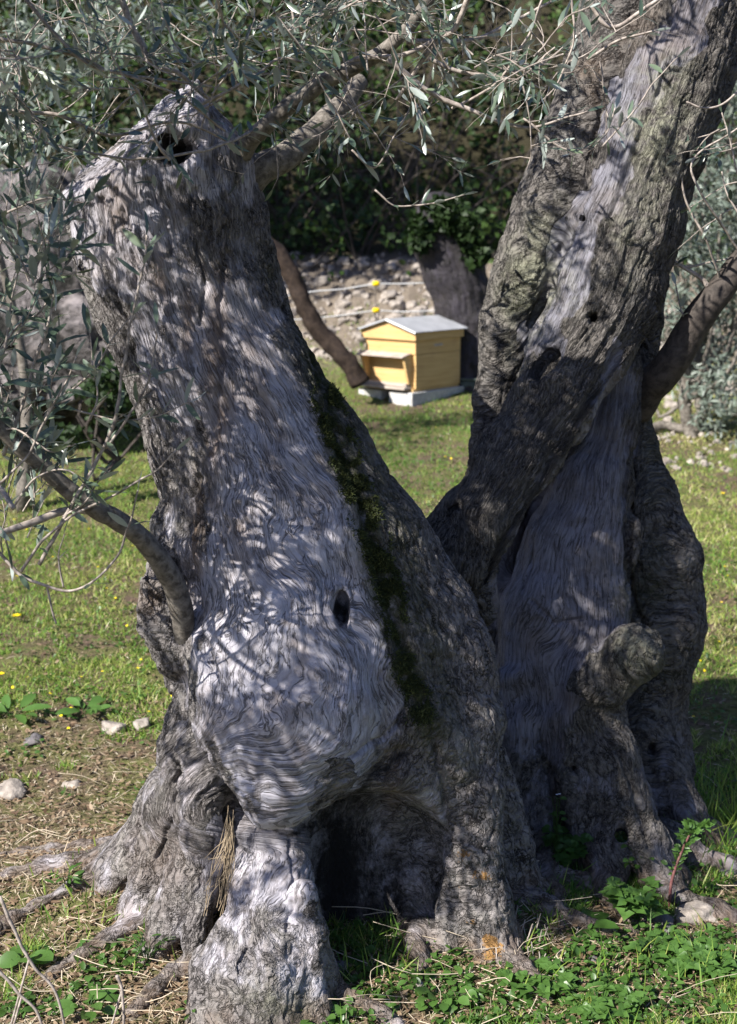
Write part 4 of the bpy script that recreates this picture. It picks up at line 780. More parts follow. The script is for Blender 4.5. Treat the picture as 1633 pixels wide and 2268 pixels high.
# taller grass blades in the lower right and right shade
for cx, rr, cnt, sx, sy, ll in [(1570, 1780, 300, 60, 60, .16), (1380, 2200, 130, 200, 40, .09), (820, 2200, 70, 60, 40, .09), (300, 2080, 350, 140, 60, .06), (520, 2200, 60, 60, 40, .06), (1590, 2180, 60, 60, 60, .1)]:
    yy = np.interp(rr, [1560, 1700, 1780, 1880, 2000, 2100, 2200, 2267], [5.6, 5.05, 4.8, 4.55, 4.25, 4.0, 3.75, 3.6]); c = P(cx, rr, yy); xx = c[0] + rng.normal(size=cnt) * sx * mpp(yy); y2 = yy + rng.normal(size=cnt) * sy * mpp(yy) * 2
    g.add(onto(xx, y2), rdir(cnt) * .5 + [0, 0, 1.0], rdir(cnt), rng.uniform(.5, 1.2, cnt) * ll, rng.uniform(.003, .006, cnt), rng.uniform(.1, .5, cnt), 'wblade', rng.uniform(.1, .7, cnt), 0)
tag(g.build('grass', M['grass']), kind='stuff')
# broad leaved ground cover
g = LB(); x, y = scatter(52000, 3.0, 12.5, 1.9); pxx, rw = pxof(x, y); dn = dens(x, y, 3.2, 20)
want = .1 + .8 * (rw > 2060) * (pxx > 700) - .1 * (rw > 1600) * (pxx < 600) - .6 * gauss(pxx, rw, 60, 1880, 240, 110) + .2 * (rw < 1500) - .5 * gauss(pxx, rw, 1150, 2070, 320, 50) - .8 * gauss(pxx, rw, 560, 2150, 150, 100)
keep = dn > .25 - want; x, y = x[keep], y[keep]; N_ = len(x); sz = rng.uniform(.008, .024, N_) * (1 + .25 * (rw[keep] > 1900))
g.add(onto(x, y) + np.stack([0 * x, 0 * x, rng.uniform(.004, .03, N_)], 1), rdir(N_) * [1, 1, .35] + [0, 0, .15], rdir(N_) * .5 + [0, 0, 1], sz, sz * rng.uniform(.5, .9, N_), rng.beta(2, 2, N_), 'oval', rng.uniform(0, .5, N_), .25)
tag(g.build('ground_cover', M['weed']), kind='stuff')
# dry litter: straw, leaf litter
g = LB(); x, y = scatter(95000, 3.0, 12.0, 1.9); pxx, rw = pxof(x, y)
want = .26 + .85 * (rw > 1560) * (pxx < 620) + .2 * (rw > 2050) + gauss(pxx, rw, 60, 1880, 260, 120) * 1.3 + gauss(pxx, rw, 420, 2080, 220, 130) + gauss(pxx, rw, 1150, 2110, 450, 70) * 1.2 + .25 * (rw > 1900) + .2 * gauss(pxx, rw, 200, 1450, 120, 50)
keep = rng.random(len(x)) < want; x, y = x[keep], y[keep]; N_ = len(x)
fl = rng.random(N_) < .35; L = np.where(fl, rng.uniform(.012, .03, N_), rng.uniform(.015, .07, N_) * (.6 + .4 * rng.random(N_))); W = np.where(fl, L * .35, rng.uniform(.0014, .0028, N_)) * (1 + .06 * y)
g.add(onto(x, y) + np.stack([0 * x, 0 * x, rng.uniform(.002, .02, N_)], 1), rdir(N_) * [1, 1, .18], rdir(N_) * .4 + [0, 0, 1], L, W, np.where(fl, rng.uniform(0, .45, N_), rng.uniform(.2, 1, N_)), 'wblade', rng.uniform(-.2, .3, N_), 0)
# long pale straws lying about and lodged in the crevice of the roots
mb = MB()
for _ in range(170):
    if random.random() < .5: c = P(rng.uniform(150, 1300), rng.uniform(2010, 2260), 3.8); xx, yy = c[0], rng.uniform(3.5, 4.05)
    else: xx, yy = scatter(1, 3.4, 5.2); xx, yy = xx[0], yy[0]
    a = rng.uniform(0, 6.28); ln = rng.uniform(.08, .26); p = np.array([xx, yy, gz(xx, yy) + rng.uniform(.006, .03)]); q = p + np.array([math.cos(a) * ln, math.sin(a) * ln * .6, rng.uniform(-.01, .06)])
    mm_ = (p + q) / 2 + rng.normal(size=3) * .012; mb.tube(spline([p, mm_, q], 7), rng.uniform(.0008, .0017), 4)
tag(mesh('straw_litter', np.concatenate(g.v + [v for v in mb.v]), [np.concatenate(g.q), np.concatenate(mb.q) + g.n, np.concatenate(mb.t) + g.n], M['straw'],
     attrs={'tint': np.concatenate(g.t + [np.full(sum(len(v) for v in mb.v), .85)])}), kind='stuff')
mb = MB(); nv = 0
for _ in range(34):
    a = P(rng.uniform(500, 520), rng.uniform(1780, 1930), 3.72); b = P(rng.uniform(450, 508), rng.uniform(1890, 2030), 3.68); mb.tube(spline([a, (a + b) / 2 + [rng.normal() * .012, rng.normal() * .012, 0], b], 7), .0009, 4, cap=False)
tag(mesh('straw_tuft', np.concatenate(mb.v), [np.concatenate(mb.q)], M['straw'], attrs={'tint': np.full(sum(len(v) for v in mb.v), .55)}), 'wisp of dry straw lodged in the crevice between two roots of the swollen trunk', 'straw')
# little upright cut stalks before the right roots
mb = MB()
for _ in range(46):
    xx = P(rng.uniform(1060, 1200), 2150, 3.85)[0]; yy = rng.uniform(3.72, 3.9); p = np.array([xx, yy, gz(xx, yy) - .01]); mb.tube([p, p + [rng.normal() * .012, rng.normal() * .01, rng.uniform(.035, .09)]], [.0022, .0018], 5)
tag(mb.build('dry_stubble', M['twig']), kind='stuff')
print('ground', round(time.time() - T0, 1))
# ------------------------------------------------------------------ stones
def rock_mesh(seed, n=9, amp=.28):
    g1 = np.linspace(-1, 1, n); V = []; Q = []; key = {}
    for ax in range(3):
        for sg in (-1, 1):
            for i_ in range(n - 1):
                for j_ in range(n - 1):
                    f = []
                    for a, b in ((0, 0), (1, 0), (1, 1), (0, 1)):
                        p = [0, 0, 0]; p[ax] = sg; p[(ax + 1) % 3] = g1[i_ + a]; p[(ax + 2) % 3] = g1[j_ + b]; k = tuple(np.round(p, 4))
                        if k not in key: key[k] = len(V); V.append(p)
                        f.append(key[k])
                    Q.append(f if sg > 0 else f[::-1])
    V = unit(np.array(V, float)); o = seed * 3.7
    rr = np.random.default_rng(seed)
    for _ in range(7):                                           # flat broken faces
        nn = unit(rr.normal(size=3)); d = rr.uniform(.45, .8); h_ = V @ nn; V = V - np.maximum(0, h_ - d)[:, None] * nn
    V = V * (1 + amp * .5 * fbm(V * 1.6 + o, 3))[:, None]; return V, np.array(Q)
ROCKS = [rock_mesh(s_) for s_ in range(1, 9)]
def rock(p, size, mat, label=None, group=None, k=0, cat='stone', squash=(1, 1, .7)):
    V, Q = ROCKS[k % 8]; a = k * 1.3; c, s_ = math.cos(a), math.sin(a); V = V @ np.array([[c, s_, 0], [-s_, c, 0], [0, 0, 1]]) * np.array(squash) * size
    o = mesh('stone', V, [Q], mat, smooth=(k % 3 != 0)); o.location = [float(q) for q in p]; return tag(o, label, cat, group)
def gpt(px, row, lift=0):
    y = 4.0
    lo, hi = 2.5, 15.
    for _ in range(40):
        y = (lo + hi) / 2; p = P(px, row, y)
        if p[2] > gz(p[0], y): lo = y
        else: hi = y
    return np.array([p[0], y, float(gz(p[0], y)) + lift])
GR = 'stones lying in the grass'
for px, row, s_, k, mt, lb in [(35, 1752, 44, 1, 'stone', 'large tan stone half buried at the left edge below the grass'), (158, 1740, 24, 2, 'stone', 'upright pale wedge of stone beside the left roots'), (255, 1612, 34, 3, 'stone', 'flat cream stone left of the swollen trunk'), (318, 1612, 30, 4, 'stone', 'low whitish stone touching the left side of the trunk'),
    (925, 2185, 24, 5, 'stone', 'small tan stone before the hollow of the trunk'), (748, 2158, 44, 6, 'greystone', 'dark rounded stone in the shade beside the front root'), (1462, 2050, 40, 7, 'greystone', 'blue grey stone under the thistle'), (1545, 2035, 55, 8, 'stone', 'angular brown stone right of the thistle'),
    (1205, 2130, 20, 2, 'greystone', 'small pale stone lying among clover leaves'), (1310, 2130, 22, 5, 'greystone', 'bluish chip of stone in the clover'), (1610, 1935, 26, 3, 'greystone', 'bluish stone at the right edge in shade'), (930, 2025, 26, 4, 'greystone', 'dark stone at the bottom of the hollow'), (700, 905, 12, 1, 'stone', 'white stone in the grass left of the beehive'),
    (1500, 1650, 26, 6, 'stone', 'pale stone in the grass right of the right trunk'), (75, 1640, 26, 5, 'greystone', 'flat grey stone in the weeds at the left')]:
    p = gpt(px, row); rock(p + [0, 0, s_ * mpp(p[1]) * .05], s_ * mpp(p[1]), M[mt], lb, GR, k)
# weeds with a shape of their own
def plant(px, row, label, n, size, spread, tint=(.2, .8), kind='oval', wr=.6, stem=0, name='weed', cat='weed', group='leafy weeds round the trunks', flower=None, y=None, mat='weed'):
    p = gpt(px, row)
    if y: p = np.array([P(px, row, y)[0], y, gz(P(px, row, y)[0], y)])
    e = empty(name, p, label, cat, group); lb = LB(); mb = MB(); sc_ = mpp(p[1])
    for i_ in range(n):
        a = rng.uniform(0, 6.28); rr = spread * sc_ * math.sqrt(random.random()); h_ = stem * sc_ * rng.uniform(.3, 1.0); q = p + [math.cos(a) * rr, math.sin(a) * rr * .8, h_ + .01]
        mb.tube(spline([p + [math.cos(a) * rr * .15, math.sin(a) * rr * .15, 0], (p + q) / 2 + [0, 0, h_ * .25], q], 5), .0011, 4, cap=False)
        m_ = 3 if kind == 'ivy' else 1
        for j_ in range(m_):
            b = a + (j_ - 1) * 1.7 * (m_ > 1); lb.add([q], [[math.cos(b), math.sin(b), rng.uniform(-.1, .6)]], [[rng.normal() * .25, -.35 + rng.normal() * .25, 1]], [size * sc_ * rng.uniform(.7, 1.2)], [size * sc_ * wr], [rng.uniform(*tint)], kind, .25, .22)
    lb.build('leaves', M[mat], e); mb.build('stem', M['weed'], e)
    if flower:
        for _ in range(flower[1]):
            f = LB()
            q = p + [rng.normal() * .012, rng.normal() * .012, stem * sc_ * rng.uniform(.9, 1.05)]
            for j_ in range(6): f.add([q], [[math.cos(j_), math.sin(j_), .25]], [[0, 0, 1]], [.006], [.004], [.5], 'oval', 0, 0)
            f.build('flower', M[flower[0]], e)
    return e
plant(1250, 1930, 'round leaved weed in deep shade between the two trunks', 26, 26, 60, (0, .5), 'ivy', .9, 90); plant(1232, 1840, 'tall thin weed with tiny white flowers against the dark right roots', 16, 18, 20, (.1, .5), 'oval', .6, 190, flower=('white', 2), y=4.28)
plant(1420, 1960, 'bushy weed in front of the right roots', 24, 22, 60, (.1, .6), 'oval', .55, 110); plant(1400, 2050, 'big lobed weed with bright leaves, lower right', 44, 30, 62, (.5, 1), 'ivy', .75, 95); plant(1300, 2060, 'broad dull green leaf rosette in the shade edge', 7, 70, 25, (.1, .4), 'oval', .55, 12)
plant(1590, 1900, 'grassy clump of broad leaves at the right edge', 20, 60, 50, (.1, .5), 'wblade', .14, 40); plant(1180, 2190, 'clump of round clover like leaves at the bottom', 60, 24, 90, (.5, 1), 'ivy', .9, 28); plant(1500, 2130, 'leafy weed patch below the thistle', 70, 22, 100, (.4, .95), 'ivy', .85, 35)
plant(980, 2210, 'low green leaves beside the small tan stone', 24, 32, 80, (.4, .9), 'oval', .8, 22); plant(1590, 2160, 'weed patch in the lower right corner', 60, 23, 80, (.4, .95), 'ivy', .8, 40); plant(150, 1985, 'small upright weed left of the roots', 18, 26, 30, (.2, .7), 'oval', .35, 60); plant(68, 2135, 'round heart leaved weed, lower left', 6, 52, 26, (.6, 1), 'oval', .9, 20)
plant(330, 2130, 'bluish green weed with narrow leaves before the roots', 34, 26, 50, (.1, .5), 'oval', .3, 60); plant(30, 1590, 'broad upright leaves at the left edge', 10, 60, 35, (.6, 1), 'oval', .4, 20); plant(190, 1580, 'rosette of broad leaves in the sunny grass', 12, 44, 36, (.6, 1), 'oval', .45, 15); plant(200, 2240, 'wide leafed weed at the bottom left', 16, 46, 60, (.5, 1), 'oval', .6, 24)
plant(1330, 2235, 'low leaves at the bottom edge right of centre', 55, 24, 100, (.4, .9), 'ivy', .85, 24); plant(700, 2262, 'small green leaves right of the front root', 16, 28, 60, (.4, .9), 'oval', .8, 20); plant(430, 2250, 'green sprig left of the front root', 12, 26, 40, (.2, .6), 'oval', .4, 30)
# young thistle: purple stem, toothed leaves up the stem
p = gpt(1482, 2010); e = empty('thistle', p, 'young thistle with a purple stem and toothed leaves leaning right', 'weed'); y_ = p[1]; st = spline([p, P(1488, 1950, y_ - .02), P(1508, 1890, y_ - .04), P(1530, 1845, y_ - .05), P(1552, 1830, y_ - .05)], 24)
mb = MB(); mb.tube(st, np.linspace(.006, .003, 24), 7); mb.build('stem', simple('purple_stem', (.16, .05, .06), (.24, .13, .11), 40, .6, .001), e)
lb = LB()
for i_ in range(7, 24):
    for s_ in (1, -1):
        d = np.array([s_ * .9, -.3, .55]) + rng.normal(size=3) * .2; L_ = .018 + .0022 * (i_ - 6)
        for k_ in range(4): lb.add([st[i_] + unit(d) * L_ * .22 * k_], [d + rng.normal(size=3) * .6 + [0, 0, .2]], [[0, -1, .3]], [L_ * .55], [L_ * .35], [rng.uniform(.4, .9)], 'ivy', .2, .3)
lb.build('leaves', M['weed'], e)
# yellow flowers
for px, row, r_, lb_ in [(38, 1380, 9, 'yellow flower in the sunny grass left of the trunk'), (3, 1510, 8, 'yellow flower at the very left edge'), (1280 + 260, 1270, 5, 'small yellow flower in the grass right of the trunk'), (1600, 1105, 5, 'tiny yellow flower far back at the right')]:
    p = gpt(px, row); e = empty('flower', p, lb_, 'flower', 'yellow flowers in the meadow'); mb = MB(); top = p + [0, 0, .035]; mb.tube([p, top], .0012, 4); mb.build('stem', M['weed'], e); f = LB(); s_ = r_ * mpp(p[1])
    for j_ in range(12): f.add([top], [[math.cos(j_ * .52), math.sin(j_ * .52), .3 + .2 * (j_ % 2)]], [[0, 0, 1]], [s_ * 1.3], [s_ * .7], [.5], 'oval', 0, 0)
    f.build('petals', M['yellow'], e)
g = LB(); x, y = scatter(260, 5.5, 11.5, 1.2); N_ = len(x); g.add(onto(x, y) + [0, 0, .03], rdir(N_) * [1, 1, .2], [0, 0, 1] + .3 * rdir(N_), .014, .014, np.full(N_, .5), 'oval', 0, 0)
tag(g.build('meadow_flowers', M['yellow']), kind='stuff')
# dry stems in the lower left corner
for pts, lb_ in [([(0, 1985, 3.2), (40, 2075, 3.2), (75, 2140, 3.2), (125, 2200, 3.2), (150, 2300, 3.2)], 'thin bare twig crossing the lower left corner'), ([(-20, 2130, 3.2), (35, 2190, 3.2), (80, 2240, 3.2), (110, 2320, 3.2)], 'dark bare twig at the bottom left edge'), ([(260, 2160, 3.35), (272, 2200, 3.35), (275, 2300, 3.35)], 'short bare stalk at the bottom left of the front root')]:
    mb = MB(); q = drawn(mb, pts, 4.5, 3, 24, 6); mb.tube(spline([q[10], q[10] + [-.03, 0, -.1], q[10] + [-.06, 0, -.2]], 6), .003, 5); tag(mb.build('bare_twig', M['twig']), lb_, 'twig', 'bare twigs in the grass')
print('plants', round(time.time() - T0, 1))
# ------------------------------------------------------------------ beehive
nf = np.array([-.66, -.751, 0]); nr = np.array([.751, -.66, 0]); up = np.array([0, 0, .88])
base = gpt(920, 898, .03); hy = base[1]; m_ = mpp(hy)
HB = base + up * .115 - nf * .0
c0 = HB - nr * .012                                                 # near corner, bottom of the body
e = empty('beehive', base - nr * .27 - nf * .27, 'square wooden beehive with a grey sheet metal gable roof standing on concrete blocks', 'beehive')
Wd, Dp = .53, .60
def hb(mb, a, b, lo, hi, f0=0, f1=None, side=0):
    """box: a..b metres along the front from the near corner, f0..f1 metres back from the front face"""
    f1 = Dp if f1 is None else f1; mb.box(c0 - nr * b - nf * f1 + up * lo, nr * (b - a), nf * (f1 - f0), up * (hi - lo))
mb = MB(); hb(mb, 0, Wd, .0, .31, .02); hb(mb, .025, Wd - .025, .0, .29, .003, .02); o = mb.build('brood_box', M['pine'], e, smooth=False)
mb = MB(); hb(mb, -.002, Wd + .002, .3135, .44, .012); o = mb.build('super_box', M['pine'], e, smooth=False)
mb = MB(); hb(mb, .18 - .0, .19, .37, .37 + .001, 0, .01)
mb = MB(); mb.box(c0 - nf * .36 + up * .375 + nr * -.001, nr * .006, nf * .11, up * .022); mb.build('handle', M['greywood'], e, smooth=False, bev=.002)
# roof: skirt with gables and the sheet
mb = MB(); hb(mb, -.02, Wd + .03, .4435, .52, -.012, Dp + .02); g0 = c0 + nr * .02 + nf * .012 + up * .5205; W2, D2 = Wd + .05, Dp + .032; rise = .098
mb.add([g0, g0 - nr * W2, g0 - nr * W2 / 2 + up * rise, g0 - nf * D2, g0 - nf * D2 - nr * W2, g0 - nf * D2 - nr * W2 / 2 + up * rise], [(0, 3, 5, 2), (1, 2, 5, 4)], [(0, 2, 1), (3, 4, 5)]); mb.build('roof_frame', M['pine'], e, smooth=False)
mb = MB()
for s_ in (0, 1):
    eave = (g0 + nr * .022 - up * .006) if s_ == 0 else (g0 - nr * (W2 + .022) - up * .006); rid = g0 - nr * W2 / 2 + up * (rise + .004); a = eave + nf * .03; b = rid + nf * .03; bk = -nf * (D2 + .065)
    mb.box(a + up * .002, b - a, bk, up * .006)
roof = mb.build('roof', M['zinc'], e, smooth=False)
for s_ in (0, 1):
    mb = MB(); eave = (g0 + nr * .024 - up * .006) if s_ == 0 else (g0 - nr * (W2 + .024) - up * .006); rid = g0 - nr * W2 / 2 + up * (rise + .004); mb.box(eave + nf * .0302 - up * .006, rid - eave, nf * .004, up * .017); mb.build('edge_strip', M['bandmetal'] if s_ == 0 else M['zinc'], roof, smooth=False)
# porch: sloping board, two cheeks, alighting board
mb = MB(); mb.box(c0 - nr * (Wd - .0) + nf * .0 + up * .318, nr * (Wd - .03), nf * .12 - up * .028, up * .009 ); mb.build('porch_roof', M['greywood'], e, smooth=False, bev=.002)
for a in (.03, Wd - .052):
    mb = MB(); q0 = c0 - nr * a; t_ = -nr * .022; pr = [q0 + up * .045, q0 + up * .316, q0 + nf * .095 + up * .292, q0 + nf * .03 + up * .045]
    mb.add(pr + [v + t_ for v in pr], [(0, 1, 2, 3), (7, 6, 5, 4), (0, 4, 5, 1), (1, 5, 6, 2), (2, 6, 7, 3), (3, 7, 4, 0)]); mb.build('porch_cheek', M['pine'], e, smooth=False)
mb = MB(); hb(mb, .04, Wd - .03, .022, .05, -.055, -.004); mb.build('entrance_bar', M['greywood'], e, smooth=False, bev=.002)
mb = MB(); hb(mb, .03, Wd + .03, -.004, .018, -.09, -.004); mb.build('landing_board', M['greywood'], e, smooth=False, bev=.002)
mb = MB(); hb(mb, .01, Wd - .01, -.028, -.003, .0, Dp); mb.build('floor_board', M['pine'], e, smooth=False)
for a, b, lb_ in [(-.02, .225, 'long pale concrete block under the right side of the beehive'), (.31, .56, 'pale concrete block under the left side of the beehive')]:
    mb = MB(); hb(mb, a, b, -.21, -.0305, -.05, Dp + .05); tag(mb.build('concrete_block', M['concrete'], smooth=False, bev=.006), lb_, 'block', 'concrete blocks under the hive')
# tub behind
p = gpt(1045, 880) + [.05, .35, 0]; e = empty('tub', p, 'grey green plastic tub standing behind the beehive', 'tub'); mb = MB(); mb.tube([p, p + up * .13], [.17, .2], 28); mb.build('tub_body', M['bin'], e); mb = MB(); th = np.linspace(0, 2 * math.pi, 41); mb.tube(np.stack([p[0] + .2 * np.cos(th), p[1] + .2 * np.sin(th), 0 * th + p[2] + .13], 1), .012, 6, cap=False); mb.build('rim', M['bin'], e)
# electric fence
fy_ = 12.3; e = empty('electric_fence', P(832, 800, fy_), 'thin two wire fence with yellow insulators before the rubble bank', 'fence')
mb = MB(); mb.tube([P(832, 830, fy_), P(832, 612, fy_)], .006, 6); mb.build('post', M['post'], e)
for row, pts in [(628, [(600, 662), (690, 646), (760, 640), (832, 629), (900, 628), (1060, 622)]), (687, [(600, 712), (700, 704), (760, 698), (832, 688), (900, 690), (1060, 684)])]:
    mb = MB(); mb.tube(spline([P(a, b, fy_) for a, b in pts], 30), .006, 5); mb.build('wire', M['wire'], e); mb = MB(); c = P(833, row, fy_ - .02); mb.tube([c + [-.03, 0, 0], c + [-.02, 0, 0], c + [.02, 0, 0], c + [.03, 0, 0]], [.012, .022, .022, .012], 10); mb.build('insulator', M['plastic'], e)
# ------------------------------------------------------------------ rubble bank, old trunks, shrubs and hillside
k = 0
for _ in range(150):
    px, row = rng.uniform(560, 1110), rng.uniform(575, 790)
    if _ > 112: px, row = rng.uniform(1440, 1640), rng.uniform(700, 980)
    p = gpt(px, row); s_ = rng.uniform(.03, .095) * (1.2 if row > 620 else .8); rock(p + [0, 0, s_ * .1], s_, M['stone'], 'pale fieldstone lying in the rubble bank behind the beehive' if _ <= 112 else 'pale fieldstone scattered behind the right trunk', 'stones of the rubble bank' if _ <= 112 else 'stones behind the right trunk', k + 1, squash=(1, .8, .72)); k += 1
g = MB(); 
for _ in range(900):
    px, row = rng.uniform(540, 1130), rng.uniform(560, 800)
    if _ > 650: px, row = rng.uniform(1420, 1680), rng.uniform(680, 1050)
    p = gpt(px, row); V, Q = ROCKS[_ % 8]; g.add(V[:, [_ % 3, (_ + 1) % 3, (_ + 2) % 3]] * rng.uniform(.012, .035) + p, Q)
tag(g.build('rubble', M['stone'], smooth=False), kind='stuff')
def old_trunk(label, nodes, fy=.85, mat='trunk3', k=.05, name='old_trunk', bark_=.35, h=.02, amp=1.3):
    yb = nodes[-1][3]; pts = np.array([P(n_[0], n_[1], n_[3]) for n_ in nodes]); r_ = max(n_[2] for n_ in nodes) * mpp(yb)
    f = Field(pts.min(0) - r_ - .12, pts.max(0) + r_ + .12, h); f.chain(nodes, fy, k)
    e = empty(name, pts[-1], label, 'tree')
    def gr(V, px, row): cx = np.interp(row, [n_[1] for n_ in nodes], [n_[0] for n_ in nodes]); return (px - cx) * mpp(yb) * 1.0 + .05 * fbm(V * 2, 3), V[:, 2]
    finish(f, 'trunk', M[mat], e, gr, lambda V, px, row, N: (np.full(len(V), bark_), np.full(len(V), .0), np.full(len(V), .1), 0 * V[:, 0], 0 * V[:, 0], 0 * V[:, 0]), amp=amp)
    return e
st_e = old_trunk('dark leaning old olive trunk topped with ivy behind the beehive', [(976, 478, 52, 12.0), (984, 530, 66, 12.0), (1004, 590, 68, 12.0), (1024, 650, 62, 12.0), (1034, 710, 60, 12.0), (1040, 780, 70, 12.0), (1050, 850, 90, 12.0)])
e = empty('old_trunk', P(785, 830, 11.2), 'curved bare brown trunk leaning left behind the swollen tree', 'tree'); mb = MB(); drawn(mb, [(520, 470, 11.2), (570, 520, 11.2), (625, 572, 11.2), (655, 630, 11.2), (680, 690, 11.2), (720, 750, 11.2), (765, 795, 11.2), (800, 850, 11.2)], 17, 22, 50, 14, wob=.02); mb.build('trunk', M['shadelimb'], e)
def cloud(lb, cs, n, rad, L, wr, tint, kind='ivy', up_=.5, clump=3.0, thr=-.1, gapo=0):
    """leaves spread through a volume in uneven clumps"""
    c = np.array(cs); i_ = rng.integers(0, len(c), n); p = c[i_] + unit(rng.normal(size=(n, 3))) * (rng.random((n, 1)) ** .5) * rad
    kp = noise(p * clump + gapo) > thr; p = p[kp]; n = len(p); L_ = rng.uniform(.7, 1.3, n) * L
    lb.add(p, rdir(n), rdir(n) + np.array([-.3, -.5, up_]), L_, L_ * wr, np.clip(rng.beta(2, 2.4, n) * (tint[1] - tint[0]) + tint[0], 0, 1), kind, .2, .2)
lb = LB(); cloud(lb, [P(a, b, 11.8) for a, b in [(945, 490), (975, 468), (1005, 475), (1030, 510), (985, 485), (945, 505), (985, 470), (1000, 490), (930, 525), (1052, 560)]], 4200, .13, .06, .9, (0, .35), thr=-.25, clump=5); lb.build('ivy', M['ivy'], st_e)
# ivy and bramble slope
lb = LB(); N_ = 76000; x = rng.uniform(-6.5, 7.5, N_); y = rng.uniform(13.6, 19.5, N_); z = gz(x, y); h_ = rng.random(N_) ** 1.5 * (.7 + .9 * np.clip(noise(np.stack([x * .9, y * .9, 0 * x], 1)), -.4, 1))
p = np.stack([x, y - .2 * h_, z + h_], 1); pxx, rw = proj(p); kp = (noise(p * 1.7) + .5 * noise(p * 5) > -.05 - .3 * (rw < 430) * (pxx < 850)) & ~((pxx > 820) & (pxx < 1280) & (rw < 400) & (noise(p * 1.5 + 2) < -.3)) & ~((pxx > 905) & (pxx < 1090) & (rw > 520)) & ((y > 14.6) | (noise(p * 2.2) > .0)) & ~((rw > 555) & (pxx > 560) & (pxx < 1110) & (noise(p * 2.5 + 3) < .14)) & ~((pxx > 1430) & (rw > 600) & (noise(p * 2 + 8) < .15))
p = p[kp]; n = len(p); L_ = rng.uniform(.04, .095, n)
lb.add(p, rdir(n), rdir(n) + np.array([-.3, -.6, .5]), L_, L_ * .85, np.clip(.34 + .38 * noise(p * .8 + 4) + rng.normal(size=n) * .17 + .15 * (p[:, 2] < gz(0, 15.)), 0, 1), 'ivy', .2, .25)
tag(lb.build('ivy_slope', M['ivy']), kind='stuff')
# bramble stems, bare saplings on the slope
mb = MB()
for _ in range(150):
    xx = rng.uniform(-1, 3) if _ % 2 else rng.uniform(-4, 5); yy = rng.uniform(14.2, 16.5); p = np.array([xx, yy, gz(xx, yy)]); q = wander(p, (rng.normal() * .5, -.2, 1), rng.uniform(.8, 2.6), (rng.normal() * .5, 0, -.05), .16, .12); mb.tube(q, np.linspace(.012, .004, len(q)), 4, cap=False)
tag(mb.build('bramble_stems', M['darklimb']), kind='stuff')
# dark evergreens closing the top of the slope: every tree a thing
def bgtree(label, px, row, y, crown, n, rad, L, wr, mat, tint, tr=None, kind='olive', clump=1.6, thr=-.1, name='tree', group=None, cat='tree'):
    bse = gpt(px, row) if y is None else np.array([P(px, row, y)[0], y, float(gz(P(px, row, y)[0], y))]); e = empty(name, bse, label, cat, group); mb = MB(); yy = bse[1]
    for t_ in (tr or []): mb.tube(spline([P(a, b, yy) for a, b, _ in t_], 14) + .01 * rng.normal(size=(14, 3)), np.linspace(t_[0][2], t_[-1][2], 14) * mpp(yy), 9, wob=.008)
    cs = np.array([P(a, b, yy + rng.uniform(-.3, .3)) for a, b in crown])
    for c in cs[:0] if tr is None and mat == 'silver' and px < 100 else cs: mb.tube(spline([bse + [0, 0, .3], (bse + c) / 2 + rng.normal(size=3) * .1, c], 8), np.linspace(.02, .008, 8), 5, cap=False)
    if not mb.v: mb.tube(spline([bse, bse + [.05, 0, .9], cs[5]], 12), np.linspace(.05, .015, 12), 7)
    mb.build('trunk', M['limb'] if mat == 'silver' else M['darklimb'], e); lb = LB(); cloud(lb, cs, n, rad, L, wr, tint, kind, .5, clump, thr); lb.build('crown', M[mat], e); return e
bgtree('young silvery olive tree with two thin trunks behind the right tree', 1528, 965, None, [(1500, 200), (1560, 260), (1620, 200), (1530, 380), (1600, 420), (1500, 480), (1560, 540), (1620, 560), (1500, 640), (1600, 680), (1540, 740), (1620, 800), (1660, 300), (1660, 500), (1680, 650), (1590, 860), (1650, 900), (1500, 560), (1480, 740), (1570, 130), (1640, 90), (1700, 780)], 15000, .34, .06, .24, 'silver', (.1, .9),
    [[(1530, 970, 16), (1522, 920, 14), (1512, 860, 13), (1492, 780, 9), (1470, 690, 7)], [(1536, 968, 16), (1552, 910, 13), (1560, 850, 10), (1585, 770, 8)], [(1515, 900, 12), (1535, 850, 9), (1530, 800, 7)]], clump=4.2, thr=-.12)
bgtree('silvery olive shrub at the upper left beyond the sawn trunk', 40, 900, 8.6, [(-40, 60), (40, 120), (120, 60), (20, 240), (100, 200), (-60, 330), (40, 360), (-40, 440), (180, 130), (230, 40), (330, 30), (120, 320)], 4200, .34, .06, .24, 'silver', (0, .6), clump=3.4, thr=.02)
bgtree('bright green bush behind the left edge of the sawn trunk', 140, 640, 11.5, [(110, 440), (170, 470), (60, 520), (150, 540), (20, 480), (210, 520), (200, 420)], 2600, .28, .06, .7, 'ivy', (.45, 1), kind='ivy', clump=3, name='bush', cat='bush')
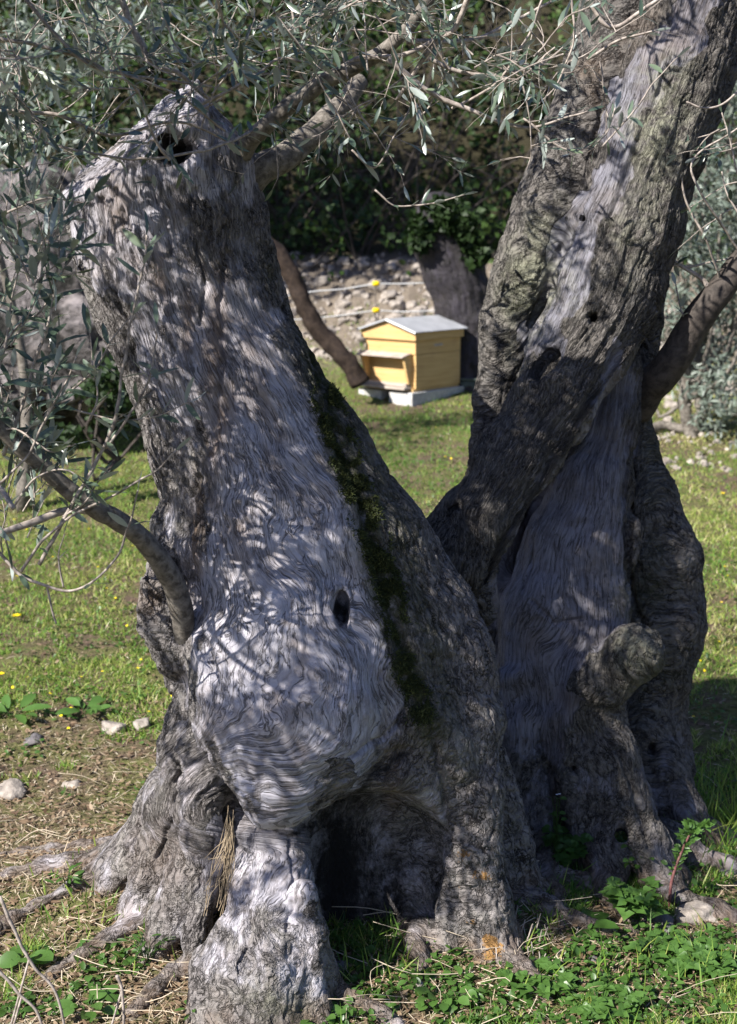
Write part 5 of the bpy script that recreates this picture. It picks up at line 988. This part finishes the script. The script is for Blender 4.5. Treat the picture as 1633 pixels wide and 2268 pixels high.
bgtree('dark leafy bush low behind the left side of the swollen trunk', 260, 960, 8.6, [(250, 860), (290, 900), (220, 900), (330, 940), (170, 920), (280, 820)], 1800, .2, .05, .7, 'ivy', (0, .4), kind='ivy', clump=3, name='bush', cat='bush')
for px, y, lb_, tn in [(-100, 20, 'dark evergreen tree on the slope, far left', (0, .5)), (330, 20.5, 'dark green tree on the slope above the sawn trunk', (0, .6)), (720, 21, 'green tree high on the slope in the middle', (.1, .8)), (1080, 21.5, 'yellowish green tree high on the slope right of the middle', (.3, 1)), (1420, 20, 'dark tree on the slope behind the leaning limb', (0, .6)), (1760, 20.5, 'green tree on the slope at the far right', (0, .7))]:
    bgtree(lb_, px, 300, y, [(px + rng.normal() * 130, rng.uniform(-350, 260)) for _ in range(16)], 5200, .95, .10, .6, 'ivy', tn, kind='ivy', clump=1.3, thr=-.05)
bgtree('unseen tall dark tree added beyond the left edge to shade the slope', -560, 300, 11.2, [(rng.uniform(-1250, -150), rng.uniform(-1500, -750)) for _ in range(26)], 12000, .75, .13, .6, 'ivy', (0, .5), kind='ivy', clump=1.5, thr=-.1)  # out-of-view crown added to throw shade on the upper slope
# grey rock outcrop at the left
rk = [('big grey lichened boulder at the left behind the olive spray', (60, 700), 1.0, 3, (1.2, .6, .85)), ('grey rock face right of the big boulder, beside the sawn trunk', (190, 760), .7, 5, (1, .6, 1.0)), ('low grey boulder under the big boulder at the left edge', (-10, 860), .6, 6, (1.2, .6, .6))]
for lb_, (px, row), s_, k_, sq in rk:
    V, Q = rock_mesh(20 + k_, 40, .3); V = V * (1 + .12 * fbm(V * 3.2 + k_, 5) + .10 * ridged(V * 5 + k_, 4))[:, None]; o = mesh('boulder', V * np.array(sq) * s_, [Q], M['boulder']); o.location = P(px, row, 10.0).tolist(); tag(o, lb_, 'boulder', 'grey boulders at the left')
# fallen pale branch on the ground at the right
mb = MB(); mb.tube(spline([gpt(1420, 968, .03), gpt(1470, 958, .05), gpt(1530, 962, .03), gpt(1600, 950, .03)], 20), np.linspace(.05, .02, 20), 8, wob=.01); tag(mb.build('fallen_branch', M['limb']), 'pale fallen branch lying at the foot of the young olive', 'branch')
print('all', round(time.time() - T0, 1))
